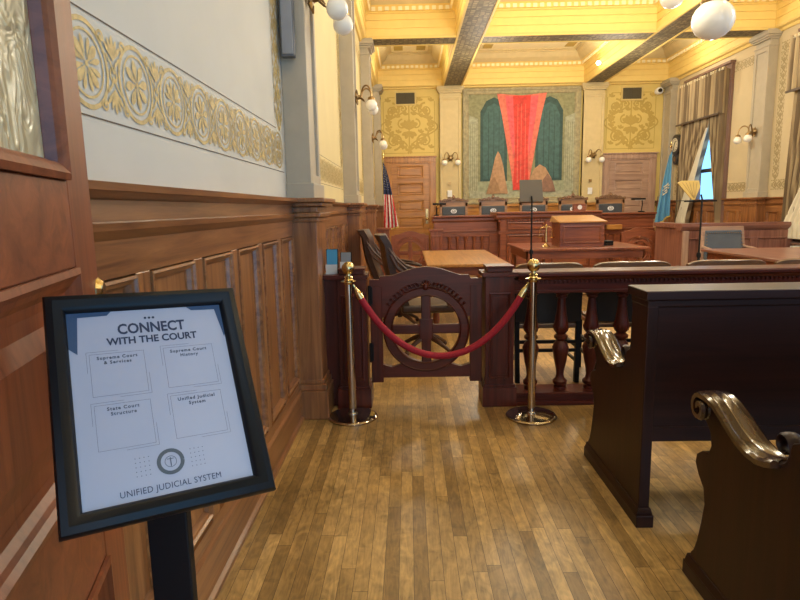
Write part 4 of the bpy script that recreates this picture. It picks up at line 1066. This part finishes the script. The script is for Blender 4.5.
# brass scales of justice
t = thing('brass_scales', 'small brass balance scales on the clerk table left of the wooden lectern', 'ornament', (2.03, 8.62, .80))
m = MB(); m.lathe([(.06, 0), (.062, .012), (.03, .03), (.014, .05), (.02, .08), (.010, .11), (.009, .30), (.018, .31), (.004, .335)], (2.03, 8.62, .80), 16); m.build('stand', 'brass', t, smooth=True, world=True)
m = MB(); m.tube([(1.94, 8.62, 1.07), (1.985, 8.62, 1.095), (2.03, 8.62, 1.085), (2.075, 8.62, 1.095), (2.12, 8.62, 1.07)], .007, 6); m.build('beam', 'brass', t, smooth=True, world=True)
for s in (-1, 1):
    x = 2.03+s*.088; m = MB(); m.lathe([(.012, .0), (.030, .006), (.038, .018)], (x, 8.62, .93), 14)
    for q in range(3): a = q*2*PI/3; m.tube([(x, 8.62, 1.068), (x+.036*math.cos(a), 8.62+.036*math.sin(a), .948)], .002, 4)
    m.build('pan', 'brass', t, smooth=True, world=True)
t = thing('desk_box', 'small black box on the clerk table right of the wooden lectern', 'box', (2.98, 8.75, .80))
MB().box(2.92, 3.05, 8.7, 8.85, .80, .87).build('desk_box_body', 'black_metal', t, bevel=.006, world=True)
MB().box(2.93, 3.04, 8.694, 8.702, .812, .858).build('desk_box_screen', 'dark_glass', t, world=True)

# ------------------------------------------------------------------ bentwood leather armchairs at the left table
def make_armchair(label):
    """faces +x"""
    r = thing('leather_armchair', label, 'chair', group='dark leather swivel armchairs left of the oak table')
    n = 14; m = MB(); vs = []; fs = []
    for i in range(n+1):
        t_ = i/n; z = .50+.66*t_; x = -.22-.16*t_-.04*math.sin(PI*t_); roll = -.05*max(0, t_-.85)/.15
        for k in range(9):
            q = (k-4)/4; vs.append((x+roll+.05*q*q, q*(.235+.02*t_), z)); 
        for k in range(8, -1, -1):
            q = (k-4)/4; vs.append((x+roll+.05*q*q-.065, q*(.235+.02*t_), z))
    K = 18
    for i in range(n):
        for k in range(K): fs.append((i*K+k, i*K+(k+1) % K, (i+1)*K+(k+1) % K, (i+1)*K+k))
    fs += [tuple(range(K))[::-1], tuple(range(n*K, n*K+K))]
    m.add(vs, fs); m.build('backrest', 'arm_leather', r, smooth=True)
    m = MB(); m.box(-.25, .26, -.25, .25, .42, .50); m.build('seat', 'arm_leather', r, bevel=.025)
    for s in (-1, 1):
        for kk, (dz, dx) in enumerate(((0, 0), (.10, -.04))):
            m = MB(); pts = [(-.34-.02*kk, s*.25, .98+dz*.6), (-.28, s*.265, .86+dz*.6), (-.18, s*.28, .775+dz*.5), (-.04, s*.285, .735+dz*.4), (.12, s*.285, .725+dz*.25), (.24, s*.28, .70+dz*.1), (.29, s*.27, .64), (.25, s*.265, .56), (.18, s*.26, .50)]
            if kk: pts = pts[:6]+[(.27, s*.275, .69)]
            m.tube(pts, .019 if kk == 0 else .012, 8, 1.0); m.build('armrest', 'arm_wood', r, smooth=True)
    m = MB(); m.lathe([(.03, .10), (.03, .40), (.10, .42)], (0,0,0), 14); m.build('pedestal', 'arm_wood', r, smooth=True)
    for k in range(4):
        a = PI/4+k*PI/2; m = MB(); m.tube([(.02*math.cos(a), .02*math.sin(a), .16), (.16*math.cos(a), .16*math.sin(a), .11), (.29*math.cos(a), .29*math.sin(a), .045)], [.03, .024, .016], 8); m.ball((.29*math.cos(a), .29*math.sin(a), .025), .025, 8)
        m.build('leg', 'arm_wood', r, smooth=True)
    return r
plain('arm_leather', (.05, .024, .014), .38, var=.3, scale=20); wood('arm_wood', (.035, .014, .008), (.10, .042, .022), 'x', .45, coat=.0)
a0_ = make_armchair('dark leather armchair left of oak table, nearer one, right behind the gate'); a0_.location = (.16, 5.62, 0); a0_.rotation_euler = (0, 0, .05)
dup(a0_, (-.12, 6.95, 0), -.05, 'dark leather armchair left of oak table, farther one, by the left wainscot')

# ------------------------------------------------------------------ judges' bench
plat = .32
r = sroot('trim_%d' % ti, (2.8, 12.9, 0)); ti += 1
MB().box(XL+.2, XR-.2, 12.1, YB-.2, 0, plat).build('platform', 'bench_x', r, bevel=.01, world=True)
t = thing('judges_bench', 'long carved reddish wooden judges bench with raised centre below the painting', 'bench', (2.8, 12.2, 0))
def bench_cap(m, x0, x1, yf, yb, z, dent=True):
    m.prism([(yf+.06, z-.14), (yf+.03, z-.10), (yf+.03, z-.05), (yf-.02, z-.035), (yf-.04, z-.03), (yf-.04, z), (yb, z), (yb, z-.14)], 'x', x0, x1)
def wing(x0, x1, nm):
    m = MB(); yf, yb = 12.0, 12.55
    m.box(x0+.03, x1-.03, yf+.06, yb, 0, 1.22); bench_cap(m, x0, x1, yf, yb+.1, 1.235)
    m.box(x0+.01, x1-.01, yf+.02, yf+.08, .87, .92); m.box(x0+.0, x1-.0, yf-.01, yf+.08, .905, .925); m.box(x0, x1, yf, yf+.07, 0, .14)
    for q in (x0, x1-.20): m.box(q, q+.20, yf+.01, yf+.07, .14, .87)
    m.box(x0+.2, x1-.2, yf+.02, yf+.07, .80, .87)
    w = m.build('bench_wing', 'bench_x', t, bevel=.005, world=True)
    n = 5
    for k in range(n):
        x = x0+.34+(x1-x0-.68)*k/(n-1)
        MB().lathe([(.035, .14), (.035, .20), (.02, .22), (.035, .42), (.022, .52), (.034, .60), (.02, .70), (.042, .78), (.042, .81)], (x, yf+.045, 0), 12).build('turned_spindle', 'bench_z', w, smooth=True, world=True)
wing(.50, 1.86, 'l'); wing(3.74, 5.05, 'r')
m = MB(); m.box(1.84, 3.76, 11.75, 12.5, 0, 1.27); bench_cap(m, 1.76, 3.84, 11.66, 12.6, 1.29)
m.box(1.80, 3.80, 11.72, 11.8, 0, .16); m.box(1.80, 3.80, 11.70, 11.8, .86, .92)
for k in range(int(2.0/.06)): m.box(1.80+.06*k, 1.83+.06*k, 11.69, 11.73, 1.105, 1.14)
for (a, b) in ((1.84, 1.96), (3.64, 3.76), (2.74, 2.86)): m.box(a, b, 11.71, 11.76, .16, 1.13)
for (a, b) in ((1.98, 2.72), (2.88, 3.62)):
    for (c, d) in ((.20, .84), (.94, 1.09)): m.sweep_rect(a, b, c, d, [(0, 0), (0, .03), (.02, .034), (.04, .006), (.04, .002)], F=lambda u, v, h: (u, 11.75-h, v))
m.build('bench_centre', 'bench_x', t, bevel=.004, world=True)
MB().box(4.02, 4.33, 11.88, 12.03, .90, 1.0).build('bench_shelf', 'honey_x', t, bevel=.01, world=True)  # pale block standing in for a lit stretch of the bench front
# small plaque box on the bench
t = thing('name_plaque', 'small reddish wooden plaque with pale oval emblem on the judges bench', 'plaque', (3.38, 11.8, 1.29))
MB().box(3.30, 3.54, 11.74, 11.84, 1.29, 1.43).build('plaque_block', 'bench_x', t, bevel=.005, world=True)
MB().lathe([(.045, -.004), (.045, .0)], (3.42, 11.738, 1.36), 20, 'y').build('emblem', 'white_emblem', t, world=True)
# judge chairs
def make_judge_chair(label):
    """front faces -y"""
    r = thing('judge_chair', label, 'chair', group='high backed judge chairs behind the bench')
    w = .31
    m = MB()
    for s in (-1, 1): m.box(s*w, s*(w-.055), -.03, .03, .45, 1.20)
    m.box(-w, w, -.03, .03, 1.10, 1.21); m.box(-w, w, -.03, .03, .45, .53); m.build('back_frame', 'chairoak', r, bevel=.006)
    m = MB(); m.box(-w+.05, w-.05, -.045, .02, .52, 1.105); m.build('back_pad', 'leather', r, bevel=.02)
    m = MB(); pr = []
    for k in range(31):
        x = -w-.02+(2*w+.04)*k/30; a = abs(x)/w
        z = 1.245+.055*max(0, math.cos(min(1, a/.95)*PI/2))+(.028 if a < .14 else 0)+.010*math.cos(a*19)
        pr.append((x, z))
    m.prism(pr+[(w+.02, 1.19), (-w-.02, 1.19)], 'y', -.035, .03)
    for s in (-1, 1):
        for k in range(6): x = s*(.05+.042*k); m.tube([(x, -.036, 1.225), (x+s*.02, -.05, 1.25-.004*k), (x+s*.034, -.036, 1.235)], [.010, .012, .005], 6)
    m.ball((0, -.04, 1.285), .025, 10); m.ball((0, 0, 1.34), .018, 8)
    m.build('carved_crest', 'chairoak_dark', r, bevel=.0)
    m = MB(); m.prism([(.055*math.cos(2*PI*k/20)*1.25, 1.0+.048*math.sin(2*PI*k/20)) for k in range(20)], 'y', -.052, -.045)
    pad = m.build('emblem', 'white_emblem', r)
    P = Pat(); P.ring(0, 1.0, .034, .008, n=20); P.ribbon([(-.03, .985), (0, .99), (.025, 1.01), (.045, 1.0)], .012)
    m = MB(); P.mesh(m, lambda u, v, h: (u, -.0525-h, v)); m.build('emblem_mark', 'leather', pad)
    m = MB(); m.box(-.29, .29, -.52, -.02, .42, .50); m.build('seat', 'leather', r, bevel=.03)
    for s in (-1, 1):
        m = MB(); m.tube([(s*.30, -.02, .76), (s*.325, -.2, .74), (s*.325, -.42, .73), (s*.31, -.46, .66), (s*.30, -.44, .48)], .024, 8); m.build('armrest', 'chairoak', r, smooth=True)
    m = MB(); m.lathe([(.035, .08), (.035, .40), (.12, .43)], (0, -.26, 0), 14); m.build('pedestal', 'chairoak', r, smooth=True)
    for k in range(4):
        a = PI/4+k*PI/2; MB().tube([(.02*math.cos(a), -.26+.02*math.sin(a), .12), (.3*math.cos(a), -.26+.3*math.sin(a), .03)], [.03, .022], 8).build('leg', 'chairoak', r, smooth=True)
    return r
wood('chairoak', (.20, .095, .04), (.38, .20, .09), 'x', .35); wood('chairoak_dark', (.11, .055, .03), (.26, .14, .07), 'x', .4)
jl = ['judge chair with white emblem, leftmost of the five behind the bench', 'judge chair with white emblem, second from left behind the bench', 'judge chair in the middle, partly hidden by the music stand pole',
      'judge chair with white emblem, just left of the small plaque on bench', 'judge chair with white emblem, rightmost of the five before the right door']
jx = [1.02, 1.90, 2.80, 3.67, 4.50]
J = make_judge_chair(jl[0]); J.location = (jx[0], 13.15, plat)
for k in range(1, 5): dup(J, (jx[k], 13.15, plat), 0, jl[k])
# small fittings on the bench
t = thing('desk_lamp', 'black gooseneck desk lamp with white glow at right end of judges bench', 'lamp', (4.86, 12.3, 1.235))
MB().lathe([(.07, 0), (.07, .02), (.02, .03)], (4.86, 12.3, 1.235), 14).build('lamp_base', 'black_metal', t, smooth=True, world=True)
MB().tube([(4.86, 12.3, 1.255), (4.88, 12.3, 1.40), (4.86, 12.28, 1.48), (4.80, 12.25, 1.50)], .010, 8).build('lamp_arm', 'black_metal', t, smooth=True, world=True)
MB().box(4.62, 4.90, 12.18, 12.26, 1.485, 1.525).build('lamp_shade', 'black_metal', t, bevel=.01, world=True)
MB().box(4.70, 4.88, 12.19, 12.25, 1.478, 1.486).build('lamp_diffuser', 'white_plastic', t, world=True)
t = thing('desk_lamp', 'small dark desk lamp at the left end of the judges bench by left door', 'lamp', (.62, 12.3, 1.235))
MB().lathe([(.05, 0), (.05, .02), (.015, .03)], (.60, 12.35, 1.235), 14).build('lamp_base', 'black_metal', t, smooth=True, world=True)
MB().tube([(.60, 12.35, 1.255), (.60, 12.35, 1.44), (.66, 12.34, 1.47)], .008, 8).build('lamp_arm', 'black_metal', t, smooth=True, world=True)
MB().box(.52, .80, 12.30, 12.38, 1.46, 1.50).build('lamp_shade', 'black_metal', t, bevel=.01, world=True)

# ------------------------------------------------------------------ small arched gates flanking the bench
for (x, w, lab) in ((.03, .72, 'arched reddish wooden gate with round opening below the left back door'), (4.22, .64, 'arched reddish wooden gate with round barred opening right of clerk table')):
    y = 11.2 if x < 1 else 10.75
    g = thing('side_gate', lab, 'gate', (x, y, 0)); make_gate_parts(w, .97 if x < 1 else .98, g, 'bench', .045, .04)
for (x, y, lab, h) in ((-.47, 11.2, 'reddish wooden gate pedestal against left wall beneath the striped flag', 1.04), (.53, 11.2, 'reddish wooden newel post between the left side gate and judges bench', 1.0)):
    t = thing('gate_pedestal', lab, 'post', (x, y, 0)); m = MB(); m.box(x-.11, x+.11, y-.1, y+.1, 0, h-.04); m.box(x-.13, x+.13, y-.12, y+.12, 0, .14)
    m.sweep_rect(x-.09, x+.09, .2, h-.12, [(0, 0), (0, .01), (.02, .012), (.03, .001)], F=lambda u, v, hh_: (u, y-.1-hh_, v)); m.build('pedestal_body', 'bench_z', t, bevel=.005, world=True)
    m = MB(); m.box(x-.14, x+.14, y-.13, y+.13, h-.04, h); m.build('pedestal_cap', 'bench_x', t, bevel=.006, world=True)

# ------------------------------------------------------------------ jury box at the right
t = thing('jury_box', 'panelled reddish wooden jury box front along the right side', 'partition', (5.1, 9.55, 0))
m = MB(); yf = 9.5; xa, xb_ = 4.42, XR-.12
m.box(xa, xb_, yf, yf+.10, 0, 1.03); m.box(xa, xa+.10, yf+.1, 10.5, 0, 1.03)
m.box(xa-.02, xb_, yf-.025, yf, 0, .14)
for x in (xa+.0, xa+.52, xa+1.13, xb_-.08): m.box(x, x+.08, yf-.018, yf, .14, .84)
m.box(xa, xb_, yf-.018, yf, .84, .95)
for (a, b) in ((xa+.08, xa+.52), (xa+.60, xa+1.13), (xa+1.21, xb_-.08)): m.sweep_rect(a, b, .14, .84, [(0, 0), (0, .02), (.02, .022), (.035, .004), (.035, .001)], F=lambda u, v, h: (u, yf-h, v))
m.build('box_panelling', 'jury_z', t, bevel=.004, world=True)
m = MB(); m.prism([(yf-.02, .96), (yf-.05, 1.0), (yf-.06, 1.03), (yf-.06, 1.075), (yf+.14, 1.075), (yf+.14, .96)], 'x', xa-.03, xb_); m.box(xa-.04, xa+.14, yf+.14, 10.5, 1.0, 1.075); m.build('box_cap', 'jury_x', t, bevel=.004, world=True)
m = MB(); m.box(xa+.0, xa+.10, yf-.06, yf-.018, 0, .955); m.build('box_post', 'rosy_z', t, bevel=.01, world=True)
# grey leather chair before it
t = thing('guest_chair', 'grey leather wooden framed chair before the jury box behind right table', 'chair', (4.93, 8.95, 0))
m = MB(); x, y = 4.93, 8.95
for s in (-1, 1): m.add([(x+s*.33-.025, y+.20, .45), (x+s*.33+.025, y+.20, .45), (x+s*.33+.025, y+.25, .45), (x+s*.33-.025, y+.25, .45), (x+s*.30-.025, y+.27, 1.02), (x+s*.30+.025, y+.27, 1.02), (x+s*.30+.025, y+.32, 1.02), (x+s*.30-.025, y+.32, 1.02)], [(0,3,2,1), (4,5,6,7), (0,1,5,4), (1,2,6,5), (2,3,7,6), (3,0,4,7)])
m.box(x-.32, x+.32, y+.26, y+.31, .96, 1.03); m.build('back_frame', 'rosy_x', t, bevel=.006, world=True)
m = MB(); m.add([(x-.31, y+.17, .50), (x+.31, y+.17, .50), (x+.28, y+.245, .97), (x-.28, y+.245, .97), (x-.31, y+.25, .50), (x+.31, y+.25, .50), (x+.28, y+.30, .97), (x-.28, y+.30, .97)], [(0,1,2,3), (5,4,7,6), (0,4,5,1), (1,5,6,2), (2,6,7,3), (3,7,4,0)]); m.build('backrest', 'grey_leather', t, bevel=.012, world=True)
m = MB()
for k in range(16): m.ball((x-.25+.5*k/15, y+.225, .93), .009, 6)
for k in range(8):
    for s in (-1, 1): m.ball((x+s*(.27), y+.17+.0075*k, .55+.05*k), .009, 6)
m.build('nailheads', 'old_brass', t, world=True)
MB().box(x-.31, x+.31, y-.28, y+.25, .42, .50).build('seat', 'grey_leather', t, bevel=.02, world=True)
for sx in (-1, 1):
    for yy in (y-.25, y+.22): MB().box(x+sx*.29-.025, x+sx*.29+.025, yy-.025, yy+.025, 0, .43).build('leg', 'rosy_z', t, bevel=.004, world=True)
    m = MB(); m.tube([(x+sx*.32, y+.24, .72), (x+sx*.34, y, .70), (x+sx*.34, y-.24, .68), (x+sx*.31, y-.26, .45)], .022, 8); m.build('armrest', 'rosy_x', t, smooth=True, world=True)
# radiator under the second window
t = thing('radiator', 'pale ribbed radiator under the right window beyond the far right table', 'radiator', (XR-.15, 8.85, 0))
m = MB()
for k in range(20): m.box(XR-.26, XR-.10, 8.15+.06*k, 8.19+.06*k, .08, .70)
m.build('radiator_fins', 'radiator', t, bevel=.01, world=True)
m = MB(); m.box(XR-.22, XR-.14, 8.13, 9.35, .12, .18); m.box(XR-.22, XR-.14, 8.13, 9.35, .60, .66); m.build('radiator_pipe', 'radiator', t, world=True)
for yy in (8.2, 9.25): MB().box(XR-.25, XR-.11, yy, yy+.05, 0, .10).build('foot', 'radiator', t, world=True)

# ------------------------------------------------------------------ music stands
def music_stand(x, y, zt, lab, tilt, w=.33, h=.27, dm='stand_brown', lip=.06):
    t = thing('music_stand', lab, 'stand', (x, y, 0))
    m = MB(); c, s = math.cos(tilt), math.sin(tilt)
    def P3(u, v, d): return (x+u, y+.03+v*s*1.0-d*c, zt+v*c+d*s)
    vs = [P3(-w/2, 0, 0), P3(w/2, 0, 0), P3(w/2*.96, h, 0), P3(-w/2*.96, h, 0), P3(-w/2, 0, .008), P3(w/2, 0, .008), P3(w/2*.96, h, .008), P3(-w/2*.96, h, .008)]
    m.add(vs, [(0,3,2,1), (4,5,6,7), (0,1,5,4), (1,2,6,5), (2,3,7,6), (3,0,4,7)])
    vs = [P3(-w/2, 0, 0), P3(w/2, 0, 0), P3(w/2, 0, -lip), P3(-w/2, 0, -lip), P3(-w/2, .008, 0), P3(w/2, .008, 0), P3(w/2, .008, -lip), P3(-w/2, .008, -lip)]
    m.add(vs, [(0,3,2,1), (4,5,6,7), (0,1,5,4), (1,2,6,5), (2,3,7,6), (3,0,4,7)])
    m.build('desk', dm, t, bevel=.003, world=True)
    MB().tube([(x, y, .06), (x, y, zt*.55)], .016, 10).build('lower_pole', 'black_metal', t, smooth=True, world=True)
    MB().tube([(x, y, zt*.55), (x, y, zt+.02), (x, y+.03, zt+.07)], .011, 10).build('upper_pole', 'black_metal', t, smooth=True, world=True)
    MB().lathe([(.024, -.03), (.026, 0), (.018, .03)], (x, y, zt*.55), 12).build('collar', 'black_metal', t, smooth=True, world=True)
    for k in range(3):
        a = PI/2+k*2*PI/3; MB().tube([(x, y, .16), (x+.14*math.cos(a), y+.14*math.sin(a), .07), (x+.27*math.cos(a), y+.27*math.sin(a), .012)], .010, 8).build('leg', 'black_metal', t, smooth=True, world=True)
    return t
music_stand(1.63, 7.75, 1.455, 'tall black music stand with brown grey desk in centre before painting', math.radians(16), .31, .30)
ms = music_stand(3.475, 7.0, 1.425, 'black music stand with near flat desk right of centre before window', math.radians(90), .39, .22, 'black_metal', .012)
t = thing('striped_board', 'yellow ribbed wedge shaped board above left end of the right music stand', 'board', (3.40, 7.12, 1.44))
# inverted wedge, 2 cm thick, with ribs
zb = 1.44; P4 = [(3.405, zb), (3.44, zb), (3.495, zb+.155), (3.475, zb+.225), (3.27, zb+.225), (3.225, zb+.20)]
m = MB(); m.prism(P4, 'y', 7.10, 7.118); m.build('board_face', 'yellow_board', t, world=True)
m = MB()
for k in range(5):
    a = .13+.18*k; xa_ = 3.24+(3.485-3.24)*a; m.add([(xa_, 7.098, zb+.205), (xa_+.006, 7.098, zb+.205), (3.41+.03*a+.006, 7.098, zb+.01+.05*abs(a-.5)), (3.41+.03*a, 7.098, zb+.01+.05*abs(a-.5))], [(0,1,2,3)])
m.build('ribs', 'stripe_brown', t, world=True)

# ------------------------------------------------------------------ flags
def flag(x, y, zt, zb_, kind, label, lean):
    t = thing('flag', label, 'flag', (x, y, 0))
    MB().lathe([(.16, 0), (.16, .03), (.06, .06), (.025, .10)], (x, y, 0 if y < 12 else plat), 20).build('flag_base', 'brass', t, smooth=True, world=True)
    MB().tube([(x, y, .02 if y < 12 else plat+.02), (x, y, zt)], .014, 8).build('flag_pole', 'old_brass', t, smooth=True, world=True)
    MB().lathe([(.02, 0), (.03, .03), (.012, .06), (.022, .09), (.002, .15)], (x, y, zt), 12).build('finial', 'brass', t, smooth=True, world=True)
    # hanging cloth: pleats that open downwards
    m = MB(); rows, n = 26, 40; vs = []; fs = []; idx = []
    H = zt-.08-zb_
    for i in range(rows+1):
        v = i/rows
        for k in range(n+1):
            u = k/n; wdt = (.06+.27*v**.8)
            xx = x+lean*(u*wdt)+(-lean)*.02; zz = zt-.06-v*H*(1-.06*u if kind == 'us' else 1-.16*(1-u))-(.10*u*(1-v)*1.2)
            yy = y-.03-.035*math.sin(u*15+v*1.0)*(.3+.7*v)-.02*math.sin(u*31)*v
            vs.append((xx, yy, zz))
            idx.append((u, v))
    W = n+1
    for i in range(rows):
        for k in range(n):
            u, v = k/n, i/rows
            if kind == 'us':
                if v < .44: mi = 2
                else: mi = 0 if int((u*7.5+v*2.4)) % 2 == 0 else 1
            else: mi = 0
            m.mat(mi); m.add([], []); m.f.append([i*W+k, i*W+k+1, (i+1)*W+k+1, (i+1)*W+k]); m.m.append(mi)
    m.v = [tuple(a) for a in vs]
    cl = m.build('cloth', ['flag_red', 'flag_white', 'flag_navy'] if kind == 'us' else ['flag_sky'], t, smooth=True, world=True)
    sol = cl.modifiers.new('Solidify', 'SOLIDIFY'); sol.thickness = .006
    g = lambda u, v: Vector(vs[int(round(v*rows))*W+int(round(u*n))])
    m = MB()
    if kind == 'us':
        for i in range(1, 11):
            for k in range(3+i % 2):
                u = (.14+.24*k+.1*(i % 2)); v = i*.04
                if u < .95:
                    p = g(u, v); m.add([(p.x+.011*math.cos(PI/2+q*PI/5)*(1 if q % 2 == 0 else .42), p.y-.012, p.z+.011*math.sin(PI/2+q*PI/5)*(1 if q % 2 == 0 else .42)) for q in range(10)], [tuple(range(10))])
        m.build('stars', 'flag_white', cl, world=True)
        MB().tube([g(k/20, 1)+Vector((0, -.005, 0)) for k in range(21)], .018, 6).build('fringe', 'flag_gold', cl, smooth=True, world=True)
    else:
        for (rr, mt) in ((.105, 'ring'),):
            for q in range(24):
                a = 2*PI*q/24; u, v = .5+.30*math.cos(a), .52+.075*math.sin(a); p = g(u, v); m.ball((p.x, p.y-.02, p.z), .016, 6)
        for q in range(14):
            a = 2.4*q; u, v = .5+.16*math.cos(a)*(q/14), .52+.045*math.sin(a)*(q/14); p = g(u, v); m.ball((p.x, p.y-.02, p.z), .014, 6)
        m.build('seal_embroidery', 'curtain_lining', cl, smooth=True, world=True)
        MB().tube([g(k/20, 1)+Vector((0, -.008, 0)) for k in range(21)]+[g(1, 1)], .018, 6).build('fringe', 'flag_gold', cl, smooth=True, world=True)
    return t
flag(-.53, 13.3, 2.50, .88, 'us', 'red white and blue striped national flag hanging folded beside left door', 1)
flag(5.85, 13.3, 2.62, .84, 'state', 'light blue state flag with gold fringe hanging beside the right door', -1)

# ------------------------------------------------------------------ light
def point(name, loc, power, col, rad=.12):
    l = bpy.data.lights.new(name, 'POINT'); l.energy = power; l.color = col; l.shadow_soft_size = rad
    o = bpy.data.objects.new(name, l); COL.objects.link(o); o.location = loc; return o
warm = (1, .88, .66)
for y in (12.6, 9.0, 5.5, 2.0):
    for x in (.1, 2.0, 3.6, 5.5):
        point('coffer_light', (x, y, 4.45), 19, warm, .10)
for y in (11.6, 8.2, 5.0):
    for x in (1.6, 4.0): point('chandelier_light', (x, y, 3.4), 46, (1, .91, .74), .25)  # added mid-air fill to brighten the room; no chandelier hangs here
w = bpy.data.worlds.new('sky'); bpy.context.scene.world = w; w.use_nodes = True
nt = w.node_tree; bg = nt.nodes['Background']
tc = nt.nodes.new('ShaderNodeTexCoord'); sp = nt.nodes.new('ShaderNodeSeparateXYZ'); nt.links.new(tc.outputs['Generated'], sp.inputs[0])
mr = nt.nodes.new('ShaderNodeMapRange'); mr.inputs['From Min'].default_value = .1; mr.inputs['From Max'].default_value = .45; nt.links.new(sp.outputs[0], mr.inputs['Value'])
mx = nt.nodes.new('ShaderNodeMix'); mx.data_type = 'RGBA'; nt.links.new(mr.outputs['Result'], mx.inputs['Factor'])
mx.inputs[6].default_value = (1.25, 1.28, 1.30, 1); mx.inputs[7].default_value = (.35, .95, 1.7, 1)
nt.links.new(mx.outputs[2], bg.inputs['Color']); bg.inputs['Strength'].default_value = 1.0

# ------------------------------------------------------------------ camera
cd = bpy.data.cameras.new('camera'); cam = bpy.data.objects.new('camera', cd); COL.objects.link(cam)
cd.sensor_width = 36; cd.lens = 580/800*36; cd.clip_start = .02; cd.clip_end = 100
rr_ = math.radians
cam.matrix_world = Matrix.Translation((0, 0, 1.4)) @ Matrix.Rotation(rr_(.95), 4, 'Z') @ Matrix.Rotation(rr_(90-8.95), 4, 'X') @ Matrix.Rotation(rr_(-1.1), 4, 'Z')
sc = bpy.context.scene; sc.camera = cam
sc.view_settings.view_transform = 'Standard'; sc.view_settings.look = 'None'; sc.view_settings.gamma = 1; sc.view_settings.exposure = .64
sc.view_settings.use_curve_mapping = False
try:
    sc.cycles.use_denoising = True; sc.cycles.max_bounces = 8; sc.cycles.diffuse_bounces = 4; sc.cycles.sample_clamp_indirect = 4
except Exception: pass
